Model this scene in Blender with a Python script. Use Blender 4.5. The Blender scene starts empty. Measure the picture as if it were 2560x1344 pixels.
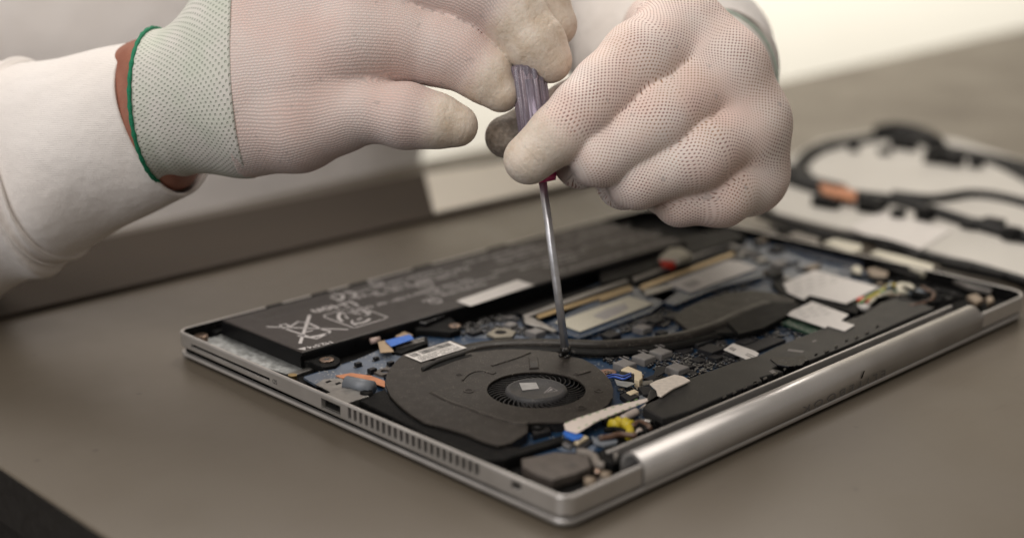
import bpy, bmesh, math, random
import numpy as np
from mathutils import Vector, Matrix

R = math.radians
scene = bpy.context.scene
col = scene.collection
random.seed(7)
rng = np.random.default_rng(7)

# ------------------------------------------------------------------ camera
FPX = 3549.9                     # focal length in pixels of the 2560 px wide frame
CAM = Vector((-0.29585, -0.27860, 0.20691))
cam_d = bpy.data.cameras.new("camera")
cam_d.sensor_width = 36.0
cam_d.lens = FPX / 2560 * 36
cam_d.clip_start = 0.02
cam_d.clip_end = 50
cam = bpy.data.objects.new("camera", cam_d)
cam.location = CAM
cam.rotation_euler = (R(73.55), 0, R(-44.33))
col.objects.link(cam)
scene.camera = cam
CR = cam.rotation_euler.to_matrix()
FOCUS = 0.549
cam_d.dof.use_dof = True
cam_d.dof.focus_distance = FOCUS
cam_d.dof.aperture_fstop = 3.9
cam_d.dof.aperture_blades = 0

# ------------------------------------------------------------------ light
scene.view_settings.view_transform = 'Standard'
scene.view_settings.look = 'None'
scene.view_settings.exposure = 0.0
scene.view_settings.gamma = 1.0
scene.cycles.use_denoising = True
scene.cycles.max_bounces = 8
scene.cycles.caustics_reflective = False
scene.cycles.caustics_refractive = False
scene.cycles.sample_clamp_indirect = 4

world = bpy.data.worlds.new("World")
scene.world = world
world.use_nodes = True
wb = world.node_tree.nodes['Background']
wb.inputs[0].default_value = (1.0, 0.91, 0.82, 1)
wb.inputs[1].default_value = 0.22


def area(name, loc, target, sx, sy, power, color):
    l = bpy.data.lights.new(name, 'AREA')
    l.shape = 'RECTANGLE'
    l.size, l.size_y, l.energy, l.color = sx, sy, power, color
    o = bpy.data.objects.new(name, l)
    o.location = loc
    o.rotation_euler = (Vector(target) - Vector(loc)).to_track_quat('-Z', 'Y').to_euler()
    col.objects.link(o)
    return o


area("window_light", (0.85, 1.05, 1.55), (0.15, 0.12, 0.05), 1.3, 0.8, 28.0, (1.0, 0.93, 0.85))
area("ceiling_light", (-0.62, -0.08, 1.2), (0.1, 0.1, 0.05), 1.3, 1.1, 13.0, (1.0, 0.93, 0.86))
area("room_light", (-1.3, 0.0, 0.55), (0.1, 0.1, 0.05), 0.8, 0.8, 5.0, (0.97, 0.97, 1.0))
area("backdrop_fill_light", (1.12, 1.32, 0.45), (1.50, 1.70, -0.15), 2.6, 0.3, 21.0, (1.0, 0.95, 0.85))  # unseen lamp added to whiten the backdrop behind the bench

# ------------------------------------------------------------------ mapping from the photograph's frame to the bench


def ray(px, py):
    return CR @ Vector(((px - 1280) / FPX, -(py - 672) / FPX, -1.0))


def at(px, py, z):
    d = ray(px, py)
    t = (z - CAM.z) / d.z
    return CAM + d * t


D0 = 0.5726


def P(px, py, dd):
    """point seen at px,py, dd millimetres behind the screwdriver tip's depth"""
    return CAM + ray(px, py) * (D0 + dd / 1000)


def PR(rpx, dd):
    return rpx * (D0 + dd / 1000) / FPX


def zoom(x0, y0, s):
    return lambda *q: [(x0 + q[i] / s, y0 + q[i + 1] / s) for i in range(0, len(q), 2)]


Z0 = zoom(0, 0, 1.0)
Z1 = zoom(400, 500, 2.689)
Z2 = zoom(750, 750, 2.2622)
Z3 = zoom(1000, 480, 3.2)
Z4 = zoom(1500, 560, 3.0543)
Z5 = zoom(1900, 560, 3.0545)
Z6 = zoom(1300, 900, 3.028)
Z7 = zoom(1800, 480, 3.368)

# ------------------------------------------------------------------ objects


def link(name, me, mat=None, parent=None, smooth=False):
    o = bpy.data.objects.new(name, me)
    col.objects.link(o)
    if mat is not None:
        for m in (mat if isinstance(mat, (list, tuple)) else [mat]):
            me.materials.append(m)
    if smooth:
        me.polygons.foreach_set('use_smooth', [True] * len(me.polygons))
    if parent is not None:
        o.parent = parent
        o.matrix_parent_inverse = Matrix.Translation(-parent.location) if parent.type == 'EMPTY' else Matrix.Identity(4)
    return o


def thing(name, label, cat, loc=(0, 0, 0), group=None):
    o = bpy.data.objects.new(name, None)
    o.empty_display_size = 0.02
    col.objects.link(o)
    o.location = loc
    o['label'] = label
    o['category'] = cat
    if group:
        o['group'] = group
    return o


def tag(o, label, cat, group=None, kind=None):
    o['label'] = label
    o['category'] = cat
    if group:
        o['group'] = group
    if kind:
        o['kind'] = kind
    return o


def from_bm(name, bm, mat, parent=None, smooth=False):
    me = bpy.data.meshes.new(name)
    bmesh.ops.recalc_face_normals(bm, faces=bm.faces[:])
    bm.to_mesh(me)
    bm.free()
    return link(name, me, mat, parent, smooth)


def add_prism(bm, pts, z0, z1, bev=0.0, hole=None, mi=0):
    """polygon pts (world xy) extruded from z0 up to z1"""
    loops = [pts] + ([hole] if hole else [])
    edges = []
    for lp in loops:
        vs = [bm.verts.new((p[0], p[1], z1)) for p in lp]
        edges += [bm.edges.new((vs[i], vs[(i + 1) % len(vs)])) for i in range(len(vs))]
    if hole or len(pts) > 4:
        r = bmesh.ops.triangle_fill(bm, use_beauty=True, use_dissolve=False, edges=edges)
        faces = [f for f in r['geom'] if isinstance(f, bmesh.types.BMFace)]
    else:
        faces = [bm.faces.new(vs)]
    top_e = edges
    r = bmesh.ops.extrude_face_region(bm, geom=faces)
    nv = [g for g in r['geom'] if isinstance(g, bmesh.types.BMVert)]
    for v in nv:
        v.co.z = z0
    nf = [g for g in r['geom'] if isinstance(g, bmesh.types.BMFace)]
    if mi:
        for f in set(faces) | set(nf):
            f.material_index = mi
    if bev > 0:
        es = [e for e in top_e if e.is_valid]
        bmesh.ops.bevel(bm, geom=es, offset=bev, segments=2, profile=0.5, affect='EDGES', clamp_overlap=True)


def wpoly(px, z):
    return [tuple(at(x, y, z)[:2]) for x, y in px]


def slab(name, px, z1, th, mat, parent=None, bev=0.0002, hole=None):
    """polygon outlined at height z1, th thick downwards"""
    bm = bmesh.new()
    add_prism(bm, wpoly(px, z1), z1 - th, z1, bev, hole)
    return from_bm(name, bm, mat, parent)


def uvbox(name, u0, v0, u1, v1, z0, z1, mat, parent=None, bev=0.0002):
    bm = bmesh.new()
    add_prism(bm, [(u0, v0), (u1, v0), (u1, v1), (u0, v1)], z0, z1, bev)
    return from_bm(name, bm, mat, parent)


def circle(c, r, n=40, ry=None, rot=0.0):
    ry = ry or r
    out = []
    for i in range(n):
        a = 2 * math.pi * i / n
        x, y = r * math.cos(a), ry * math.sin(a)
        out.append((c[0] + x * math.cos(rot) - y * math.sin(rot), c[1] + x * math.sin(rot) + y * math.cos(rot)))
    return out


def rrect(u0, v0, u1, v1, r, n=8):
    out = []
    r4 = r if isinstance(r, (list, tuple)) else (r, r, r, r)
    for (sx, sy, a0), r in zip(((1, 1, 0), (0, 1, 90), (0, 0, 180), (1, 0, 270)), r4):
        cx, cy = (u1 - r if sx else u0 + r), (v1 - r if sy else v0 + r)
        for i in range(n + 1):
            a = R(a0 + 90 * i / n)
            out.append((cx + r * math.cos(a), cy + r * math.sin(a)))
    return out


def add_ribbon(bm, pts, w, z, th=0.00003, closed=False):
    """flat printed stroke along world xy points"""
    n = len(pts)
    L, Rr = [], []
    for i in range(n):
        a = Vector(pts[(i - 1) % n if closed else max(i - 1, 0)])
        b = Vector(pts[(i + 1) % n if closed else min(i + 1, n - 1)])
        d = (b - a)
        if d.length == 0:
            d = Vector((1, 0))
        d.normalize()
        nn = Vector((-d.y, d.x)) * w / 2
        p = Vector(pts[i])
        L.append(bm.verts.new((p.x + nn.x, p.y + nn.y, z)))
        Rr.append(bm.verts.new((p.x - nn.x, p.y - nn.y, z)))
    m = n if closed else n - 1
    for i in range(m):
        j = (i + 1) % n
        bm.faces.new((L[i], L[j], Rr[j], Rr[i]))


def strokes(name, lines, z, mat, parent, w=0.0006):
    bm = bmesh.new()
    for ln in lines:
        ww = w
        closed = False
        if isinstance(ln, tuple):
            ln, ww = ln[0], ln[1] * 1.1
        add_ribbon(bm, wpoly(ln, z), ww, z)
    return from_bm(name, bm, mat, parent)


def tube_bm(bm, pts, radii, n=10, cap=True, flat=1.0, up=None):
    """round (or flattened) tube through world points"""
    pts = [Vector(p) for p in pts]
    rings = []
    ref = Vector(up) if up else Vector((0, 0, 1))
    for i, p in enumerate(pts):
        d = (pts[min(i + 1, len(pts) - 1)] - pts[max(i - 1, 0)]).normalized()
        if abs(d.dot(ref)) > 0.98:
            s = d.orthogonal().normalized()
        else:
            s = d.cross(ref).normalized()
        t = s.cross(d).normalized()
        r = radii[i] if isinstance(radii, (list, tuple)) else radii
        rings.append([bm.verts.new(p + s * r * math.cos(2 * math.pi * k / n) + t * r * flat * math.sin(2 * math.pi * k / n)) for k in range(n)])
    for a, b in zip(rings, rings[1:]):
        for k in range(n):
            bm.faces.new((a[k], a[(k + 1) % n], b[(k + 1) % n], b[k]))
    if cap:
        bm.faces.new(rings[0][::-1])
        bm.faces.new(rings[-1])


def tube(name, pts, radii, mat, parent=None, n=10, flat=1.0, smooth=True):
    bm = bmesh.new()
    tube_bm(bm, pts, radii, n, True, flat)
    return from_bm(name, bm, mat, parent, smooth)


def spline(pts, n=8):
    """Catmull-Rom through the points"""
    P_ = [Vector(p) for p in pts]
    P_ = [P_[0] * 2 - P_[1]] + P_ + [P_[-1] * 2 - P_[-2]]
    out = []
    for i in range(1, len(P_) - 2):
        for k in range(n):
            t = k / n
            a, b, c, d = P_[i - 1:i + 3]
            out.append(0.5 * ((2 * b) + (c - a) * t + (2 * a - 5 * b + 4 * c - d) * t * t + (3 * b - a - 3 * c + d) * t ** 3))
    out.append(P_[-2])
    return out


def text_bm(bm, body, size, origin, xdir, z, mi=0, bold=0.0):
    """flat lettering on a horizontal plane, xdir = reading direction in xy, turned so up is 90 degrees left of it"""
    c = bpy.data.curves.new("lettering", 'FONT')
    c.body = body
    c.size = size
    c.offset = bold
    o = bpy.data.objects.new("lettering", c)
    col.objects.link(o)
    dg = bpy.context.evaluated_depsgraph_get()
    me = bpy.data.meshes.new_from_object(o.evaluated_get(dg))
    x = Vector((xdir[0], xdir[1], 0)).normalized()
    y = Vector((-x.y, x.x, 0))
    M = Matrix.Identity(4)
    M.col[0][:3] = x
    M.col[1][:3] = y
    M.col[3][:3] = (origin[0], origin[1], z)
    me.transform(M)
    bm.from_mesh(me)
    bpy.data.meshes.remove(me)
    bpy.data.objects.remove(o)
    bpy.data.curves.remove(c)


def boolean_cut(o, cutter_bm):
    me = bpy.data.meshes.new("cut")
    bmesh.ops.recalc_face_normals(cutter_bm, faces=cutter_bm.faces[:])
    cutter_bm.to_mesh(me)
    cutter_bm.free()
    c = bpy.data.objects.new("cut", me)
    col.objects.link(c)
    m = o.modifiers.new("cut", 'BOOLEAN')
    m.operation = 'DIFFERENCE'
    m.solver = 'EXACT'
    m.object = c
    bpy.context.view_layer.update()
    dg = bpy.context.evaluated_depsgraph_get()
    new = bpy.data.meshes.new_from_object(o.evaluated_get(dg))
    o.modifiers.clear()
    old = o.data
    o.data = new
    bpy.data.objects.remove(c)
    bpy.data.meshes.remove(me)
    bpy.data.meshes.remove(old)


# ------------------------------------------------------------------ materials
MATS = {}


def srgb(r, g, b):
    return tuple(((c / 255) / 12.92 if c <= 10.3 else (((c / 255) + 0.055) / 1.055) ** 2.4) for c in (r, g, b)) + (1,)


class N:
    """small node-graph builder"""

    def __init__(s, name):
        s.m = bpy.data.materials.new(name)
        s.m.use_nodes = True
        s.t = s.m.node_tree
        s.p = s.t.nodes['Principled BSDF']

    def n(s, typ, **kw):
        nd = s.t.nodes.new(typ)
        for k, v in kw.items():
            if k.startswith('_'):
                setattr(nd, k[1:], v)
        return nd

    def l(s, a, b):
        s.t.links.new(a, b)

    def math(s, op, a, b=None, c=None):
        nd = s.n('ShaderNodeMath', _operation=op)
        for i, x in enumerate((a, b, c)):
            if x is None:
                continue
            if isinstance(x, (int, float)):
                nd.inputs[i].default_value = x
            else:
                s.l(x, nd.inputs[i])
        return nd.outputs[0]

    def mix(s, fac, a, b, mode='MIX'):
        nd = s.n('ShaderNodeMix', _data_type='RGBA', _blend_type=mode)
        for sock, x in ((nd.inputs[0], fac), (nd.inputs[6], a), (nd.inputs[7], b)):
            if isinstance(x, (int, float, tuple)):
                sock.default_value = x
            else:
                s.l(x, sock)
        return nd.outputs[2]

    def noise(s, scale, detail=3.0, rough=0.5, vec=None, dist=0.0):
        nd = s.n('ShaderNodeTexNoise')
        nd.inputs['Scale'].default_value = scale
        nd.inputs['Detail'].default_value = detail
        nd.inputs['Roughness'].default_value = rough
        nd.inputs['Distortion'].default_value = dist
        s.l(vec if vec is not None else s.obj(), nd.inputs['Vector'])
        return nd.outputs['Fac']

    def obj(s):
        if not hasattr(s, '_o'):
            s._o = s.n('ShaderNodeTexCoord').outputs['Object']
        return s._o

    def ramp(s, fac, a, b, c0=0.0, c1=1.0):
        nd = s.n('ShaderNodeMapRange')
        nd.inputs[1].default_value, nd.inputs[2].default_value = a, b
        nd.inputs[3].default_value, nd.inputs[4].default_value = c0, c1
        s.l(fac, nd.inputs[0])
        return nd.outputs[0]

    def bump(s, h, dist, strength=1.0):
        nd = s.n('ShaderNodeBump')
        nd.inputs['Strength'].default_value = strength
        nd.inputs['Distance'].default_value = dist
        s.l(h, nd.inputs['Height'])
        s.l(nd.outputs[0], s.p.inputs['Normal'])
        return nd

    def attr(s, name):
        nd = s.n('ShaderNodeAttribute')
        nd.attribute_name = name
        return nd

    def set(s, **kw):
        for k, v in kw.items():
            sock = s.p.inputs[k.replace('_', ' ')]
            if isinstance(v, (int, float, tuple)):
                sock.default_value = v
            else:
                s.l(v, sock)
        return s


def mat(name, c, rough=0.5, metal=0.0, var=0.15, nscale=300.0, bump=0.0, bscale=1500.0, spec=0.5, dust=0.0, coat=0.0):
    """plain surface with mottled colour, uneven gloss, fine grain and specks of dust"""
    if name in MATS:
        return MATS[name]
    g = N(name)
    nz = g.noise(nscale, 4, 0.6)
    dark = tuple(x * (1 - var) for x in c[:3]) + (1,)
    light = tuple(min(1, x * (1 + var)) for x in c[:3]) + (1,)
    cc = g.mix(g.ramp(nz, 0.3, 0.7), dark, light)
    if dust > 0:
        d1 = g.noise(2600, 2, 0.5)
        d2 = g.noise(260, 2, 0.5)
        f = g.math('MULTIPLY', g.ramp(d1, 0.62, 0.68), g.ramp(d2, 0.42, 0.60, 0, dust))
        cc = g.mix(f, cc, (0.42, 0.38, 0.33, 1))
    g.set(Base_Color=cc, Metallic=metal, Roughness=g.ramp(nz, 0.25, 0.75, max(0.02, rough - 0.07), min(1, rough + 0.07)))
    g.p.inputs['Specular IOR Level'].default_value = spec
    if coat:
        g.p.inputs['Coat Weight'].default_value = coat
    if bump > 0:
        g.bump(g.noise(bscale, 3, 0.6), bump)
    MATS[name] = g.m
    return g.m


M_alu = mat("brushed_aluminium", (0.54, 0.52, 0.50, 1), 0.36, 0.72, 0.04, 60, 0.00002, 6000)
M_alu_dark = mat("aluminium_ledge", (0.30, 0.29, 0.28, 1), 0.38, 0.9, 0.06, 80)
M_black = mat("black_plastic", (0.007, 0.007, 0.007, 1), 0.5, 0, 0.25, 200, 0.00003, 3000, spec=0.05, dust=0.15)
M_void = mat("shade_black", (0.003, 0.003, 0.003, 1), 0.9, 0, 0.1, 100, spec=0.0)  # near-zero black that paints shade into slots, vents and the lid gap
M_black_gloss = mat("glossy_black_plastic", (0.006, 0.006, 0.007, 1), 0.25, 0, 0.3, 200, spec=0.3)
M_fan = mat("dark_fan_plate", (0.024, 0.020, 0.017, 1), 0.42, 0.0, 0.12, 160, 0.00004, 2600, spec=0.17, dust=0.6)
M_fan_dark = mat("black_fan_part", (0.012, 0.0115, 0.0115, 1), 0.4, 0, 0.2, 160, spec=0.3, dust=0.25)
M_hub = mat("grey_fan_hub", (0.045, 0.044, 0.045, 1), 0.5, 0, 0.1, 160, spec=0.3, dust=0.35)
M_pipe = mat("blackened_heat_pipe", (0.017, 0.0145, 0.0125, 1), 0.4, 0.0, 0.16, 140, 0.00005, 1200, spec=0.11, dust=0.6)
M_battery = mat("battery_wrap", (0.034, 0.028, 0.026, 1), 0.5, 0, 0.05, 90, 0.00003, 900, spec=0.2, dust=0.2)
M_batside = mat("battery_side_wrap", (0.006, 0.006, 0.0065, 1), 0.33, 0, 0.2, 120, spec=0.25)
M_print = mat("white_print", (0.46, 0.435, 0.43, 1), 0.6, 0, 0.08, 1500)
M_printdim = mat("grey_print", (0.30, 0.28, 0.275, 1), 0.6, 0, 0.1, 1500)
M_ink = mat("black_ink", (0.02, 0.02, 0.02, 1), 0.6, 0, 0.1, 1500)
M_label = mat("white_sticker", (0.62, 0.59, 0.56, 1), 0.55, 0, 0.06, 400)
M_cream = mat("cream_sticker", (0.55, 0.52, 0.42, 1), 0.55, 0, 0.08, 500)
M_foil = mat("silver_floor_sheet", (0.50, 0.52, 0.52, 1), 0.38, 0.85, 0.35, 420, 0.00003, 2500)
M_tin = mat("tinned_metal", (0.30, 0.29, 0.275, 1), 0.35, 0.9, 0.15, 400)
M_gold = mat("gold_contact", (0.42, 0.30, 0.14, 1), 0.35, 0.9, 0.2, 600)
M_bronze = mat("bronze_screw", (0.36, 0.26, 0.20, 1), 0.28, 0.95, 0.1, 600)
M_copper = mat("copper_foil", (0.46, 0.19, 0.09, 1), 0.5, 0.4, 0.15, 300)
M_solder = mat("bright_solder", (0.62, 0.61, 0.58, 1), 0.3, 0.6, 0.2, 900)
M_ind = mat("grey_ferrite", (0.19, 0.18, 0.172, 1), 0.6, 0.1, 0.12, 900, 0.00004, 4000)
M_chip = mat("black_chip", (0.016, 0.016, 0.018, 1), 0.5, 0, 0.2, 900, spec=0.2)
M_ceram = mat("beige_ceramic", (0.22, 0.17, 0.12, 1), 0.5, 0, 0.25, 1500)
M_socket = mat("cream_connector", (0.62, 0.52, 0.36, 1), 0.5, 0, 0.06, 800)
M_blue = mat("blue_tab", (0.012, 0.12, 0.50, 1), 0.45, 0, 0.1, 400)
M_yellow = mat("yellow_insulation", (0.48, 0.37, 0.02, 1), 0.4, 0, 0.1, 500)
M_red = mat("red_plastic", (0.60, 0.035, 0.015, 1), 0.4, 0, 0.1, 500)
M_cloth = mat("white_cloth_tape", (0.60, 0.54, 0.47, 1), 0.8, 0, 0.12, 500, 0.0001, 2500)
M_ribbon = mat("white_ribbon_cable", (0.68, 0.60, 0.54, 1), 0.5, 0, 0.05, 300)
M_green = mat("green_dots", (0.20, 0.32, 0.14, 1), 0.6)
M_speaker = mat("grey_speaker_box", (0.030, 0.029, 0.028, 1), 0.40, 0, 0.10, 130, 0.00003, 2500, spec=0.14, dust=0.3)
M_steel = mat("screwdriver_steel", (0.62, 0.62, 0.64, 1), 0.36, 0.85, 0.15, 200)
M_tip = mat("oily_black_bit", (0.05, 0.048, 0.046, 1), 0.25, 0.8, 0.3, 900, 0.0001, 1500)
M_pink = mat("magenta_collar", (0.62, 0.05, 0.20, 1), 0.2, 0, 0.2, 300, spec=0.8)
M_grey_tape = mat("grey_shield_tape", (0.16, 0.175, 0.195, 1), 0.45, 0.1, 0.1, 300)
M_brown = mat("brown_bracket", (0.075, 0.062, 0.053, 1), 0.6, 0.1, 0.2, 120, 0.0002, 500, dust=0.6)


def pcb_material(name, base, light):
    g = N(name)
    mp = g.n('ShaderNodeMapping')
    mp.inputs['Rotation'].default_value = (0, 0, 0.0)
    g.l(g.obj(), mp.inputs[0])
    v = g.n('ShaderNodeTexBrick')
    v.inputs['Scale'].default_value = 420
    v.inputs['Mortar Size'].default_value = 0.028
    v.inputs['Color1'].default_value = (0, 0, 0, 1)
    v.inputs['Color2'].default_value = (0.25, 0.25, 0.25, 1)
    v.inputs['Mortar'].default_value = (1, 1, 1, 1)
    g.l(mp.outputs[0], v.inputs[0])
    big = g.noise(90, 3)
    vo = g.n('ShaderNodeTexVoronoi')
    vo.inputs['Scale'].default_value = 700
    g.l(g.obj(), vo.inputs['Vector'])
    via = g.ramp(vo.outputs['Distance'], 0.16, 0.24, 1, 0)
    c = g.mix(g.ramp(big, 0.35, 0.65), base, tuple(x * 1.7 for x in base[:3]) + (1,))
    c = g.mix(g.math('MULTIPLY', v.outputs[0], 0.55), c, light)
    c = g.mix(g.math('MULTIPLY', via, g.ramp(g.noise(150, 2), 0.42, 0.56)), c, (0.60, 0.57, 0.48, 1))
    g.set(Base_Color=c, Roughness=0.33)
    return g.m


M_pcb = pcb_material("blue_circuit_board", (0.005, 0.019, 0.046, 1), (0.024, 0.075, 0.15, 1))
M_pcb2 = pcb_material("pale_blue_circuit_board", (0.060, 0.076, 0.105, 1), (0.15, 0.18, 0.22, 1))
M_pcbg = pcb_material("green_circuit_board", (0.012, 0.035, 0.022, 1), (0.06, 0.12, 0.08, 1))


def table_material():
    g = N("grey_beige_bench_top")
    big = g.noise(4, 3, 0.5)
    fine = g.noise(900, 3, 0.6)
    c = g.mix(g.ramp(big, 0.3, 0.7), (0.100, 0.083, 0.062, 1), (0.118, 0.099, 0.075, 1))
    c = g.mix(g.ramp(fine, 0.3, 0.7, 0, 0.25), c, (0.10, 0.085, 0.066, 1))
    # specks and short scratches
    vo = g.n('ShaderNodeTexVoronoi')
    vo.inputs['Scale'].default_value = 46
    g.l(g.obj(), vo.inputs['Vector'])
    sp = g.math('MULTIPLY', g.ramp(vo.outputs['Distance'], 0.03, 0.07, 0.8, 0), g.ramp(g.noise(19, 2, 0.5), 0.42, 0.55))
    c = g.mix(sp, c, (0.06, 0.045, 0.035, 1))
    mp = g.n('ShaderNodeMapping')
    mp.inputs['Scale'].default_value = (9, 120, 1)
    mp.inputs['Rotation'].default_value = (0, 0, 0.5)
    g.l(g.obj(), mp.inputs[0])
    sc = g.noise(3, 2, 0.5, mp.outputs[0])
    c = g.mix(g.ramp(sc, 0.66, 0.72, 0, 0.4), c, (0.09, 0.07, 0.055, 1))
    sm = g.noise(11, 4, 0.65)
    c = g.mix(g.ramp(sm, 0.55, 0.75, 0, 0.30), c, (0.085, 0.068, 0.052, 1))
    g.set(Base_Color=c, Roughness=g.ramp(sm, 0.3, 0.7, 0.30, 0.42))
    g.p.inputs['Specular IOR Level'].default_value = 0.6
    g.bump(fine, 0.00003)
    return g.m


M_table = table_material()
M_tedge = mat("shaded_table_edge", (0.02, 0.018, 0.016, 1), 0.5)
M_shade_strip = mat("shade_strip_brown", (0.062, 0.050, 0.040, 1), 0.8, 0, 0.1, 30, spec=0.15)
M_floor = mat("dark_brown_floor", (0.030, 0.022, 0.018, 1), 0.6, 0, 0.15, 8)
M_wall = mat("beige_wall_paint", (0.66, 0.61, 0.53, 1), 0.8, 0, 0.03, 3)
M_backdrop = mat("white_backdrop_paint", (0.80, 0.78, 0.72, 1), 0.6, 0, 0.02, 3)
M_bright_patch = mat("bright_patch_beige", (0.82, 0.77, 0.67, 1), 0.7, 0, 0.03, 30)


def shirt_material():
    g = N("white_sweatshirt_jersey")
    w = g.n('ShaderNodeTexWave', _wave_type='BANDS', _bands_direction='Z')
    w.inputs['Scale'].default_value = 420
    w.inputs['Distortion'].default_value = 2.5
    w.inputs['Detail'].default_value = 1.0
    g.l(g.obj(), w.inputs['Vector'])
    f = g.noise(2600, 2, 0.5)
    big = g.noise(22, 3, 0.5)
    c = g.mix(g.ramp(big, 0.3, 0.7), (0.80, 0.75, 0.71, 1), (0.85, 0.81, 0.78, 1))
    c = g.mix(g.ramp(w.outputs['Fac'], 0.0, 0.5, 0.06, 0), c, (0.45, 0.40, 0.37, 1))
    g.set(Base_Color=c, Roughness=0.9)
    g.p.inputs['Sheen Weight'].default_value = 0.25
    h = g.math('ADD', g.math('MULTIPLY', w.outputs['Fac'], 0.3), g.math('MULTIPLY', f, 0.6))
    h = g.math('ADD', h, g.math('MULTIPLY', g.noise(45, 3, 0.55), 9.0))
    g.bump(h, 0.00025)
    return g.m


M_shirt = shirt_material()


def skin_material():
    g = N("ruddy_skin")
    n1 = g.noise(120, 4, 0.6)
    n2 = g.noise(1400, 3, 0.6)
    c = g.mix(g.ramp(n1, 0.3, 0.7), (0.27, 0.100, 0.064, 1), (0.38, 0.165, 0.108, 1))
    c = g.mix(g.ramp(n2, 0.35, 0.65, 0, 0.35), c, (0.25, 0.09, 0.06, 1))
    g.set(Base_Color=c, Roughness=0.5)
    g.p.inputs['Subsurface Weight'].default_value = 0.15
    g.p.inputs['Subsurface Radius'].default_value = (0.004, 0.0015, 0.001)
    g.bump(n2, 0.0002)
    return g.m


M_skin = skin_material()


def knit_material(name, pu, pv, yarn, hole, holes, rib, coatc, dirt, hole2):
    """knit from the mesh's own knit_uv (metres along / across the hand), latex-dipped finger ends from dip"""
    g = N(name)
    uv = g.attr("knit_uv")
    sx = g.n('ShaderNodeSeparateXYZ')
    g.l(uv.outputs['Vector'], sx.inputs[0])
    wob = g.noise(160, 2, 0.5)
    u = g.math('ADD', g.math('MULTIPLY', sx.outputs[0], 2 * math.pi / pu), g.math('MULTIPLY', g.noise(120, 2, 0.5), 3.0))
    v = g.math('ADD', g.math('MULTIPLY', sx.outputs[1], 2 * math.pi / pv), g.math('ADD', g.math('MULTIPLY', wob, 2.4), g.math('MULTIPLY', g.noise(40, 2, 0.5), 5.0)))
    # two interleaved cosines make the staggered stitch holes
    cu, cv = g.math('COSINE', u), g.math('COSINE', v)
    stag = g.math('MULTIPLY', cu, cv)                 # +1 on a staggered lattice
    ribw = g.math('MULTIPLY_ADD', g.math('COSINE', g.math('MULTIPLY', v, 2.0)), 0.5, 0.5)
    open_ = g.noise(70, 4, 0.65)                       # how far the knit is stretched open here
    thr = g.ramp(open_, 0.3, 0.7, 0.60, 0.28)
    hmask = g.math('MULTIPLY', g.math('SUBTRACT', stag, thr), 3.2)
    hmask = g.math('MINIMUM', g.math('MAXIMUM', hmask, 0.0), 1.0)
    hmask = g.math('MULTIPLY', hmask, g.math('SUBTRACT', 1.0, g.attr("strain").outputs['Fac']))
    dip = g.attr("dip").outputs['Fac']
    edge = g.noise(500, 2, 0.5)
    dipm = g.math('ADD', dip, g.math('MULTIPLY', g.math('SUBTRACT', edge, 0.5), 0.35))
    dipm = g.ramp(dipm, 0.25, 0.75)
    nodip = g.math('SUBTRACT', 1.0, dipm)
    blush = g.ramp(g.noise(38, 3, 0.5), 0.35, 0.65)
    yc = g.mix(blush, yarn, tuple(a * b for a, b in zip(yarn[:3], (0.97, 0.86, 0.83))) + (1,))
    hm = g.math('MULTIPLY', g.math('MULTIPLY', hmask, holes), nodip)
    rm = g.math('MULTIPLY', g.math('MULTIPLY', g.math('SUBTRACT', 1.0, ribw), rib), nodip)
    c = g.mix(rm, yc, tuple(x * 0.62 for x in yarn[:3]) + (1,))
    c = g.mix(hm, c, g.mix(g.ramp(g.noise(55, 2, 0.5), 0.45, 0.62), hole, hole2))
    dn = g.noise(130, 4, 0.65)
    dn2 = g.noise(700, 3, 0.6)
    cc = g.mix(g.ramp(dn, 0.42, 0.72, 0, dirt), coatc, (0.50, 0.37, 0.23, 1))
    cc = g.mix(g.ramp(dn2, 0.55, 0.75, 0, 0.22), cc, (0.30, 0.23, 0.16, 1))
    c = g.mix(g.math('MULTIPLY', dipm, 0.92), c, cc)
    grime_and_dark = g.attr("grime_and_dark").outputs['Fac']  # brown tone per finger: grime on tips, the fist's whole thumb darker
    gr = g.math('MULTIPLY', grime_and_dark, g.ramp(g.noise(420, 3, 0.6), 0.25, 0.6, 0.55, 1.0))
    c = g.mix(gr, c, (0.065, 0.045, 0.030, 1))
    sp = g.math('MULTIPLY', g.ramp(g.noise(190, 2, 0.5), 0.69, 0.74), 0.35)
    c = g.mix(sp, c, (0.25, 0.23, 0.22, 1))
    g.set(Base_Color=c, Roughness=g.ramp(dipm, 0, 1, 0.85, 0.6))
    g.p.inputs['Sheen Weight'].default_value = 0.12
    g.p.inputs['Subsurface Weight'].default_value = 0.12
    g.p.inputs['Subsurface Radius'].default_value = (0.004, 0.002, 0.0015)
    h = g.math('SUBTRACT', g.math('MULTIPLY', ribw, 0.5), g.math('MULTIPLY', hmask, 0.25 + 0.75 * holes))
    h = g.math('MULTIPLY', h, g.math('MULTIPLY_ADD', nodip, 0.9, 0.1))
    h2 = g.math('MULTIPLY', g.math('MULTIPLY', dn2, dipm), 1.3)
    cr = g.math('SINE', g.math('ADD', g.math('MULTIPLY', sx.outputs[0], 2 * math.pi / 0.0042), g.math('MULTIPLY', g.noise(110, 3, 0.6), 9.0)))
    cr = g.math('POWER', g.math('MULTIPLY_ADD', cr, 0.5, 0.5), 4.0)
    h2 = g.math('SUBTRACT', h2, g.math('MULTIPLY', g.math('MULTIPLY', g.math('MULTIPLY', cr, dipm), g.ramp(g.noise(170, 2, 0.5), 0.4, 0.65)), 0.55))
    h = g.math('ADD', h, h2)
    h = g.math('ADD', h, g.math('MULTIPLY', g.noise(60, 3, 0.5), 2.0))
    g.bump(h, 0.00022)
    return g.m


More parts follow.
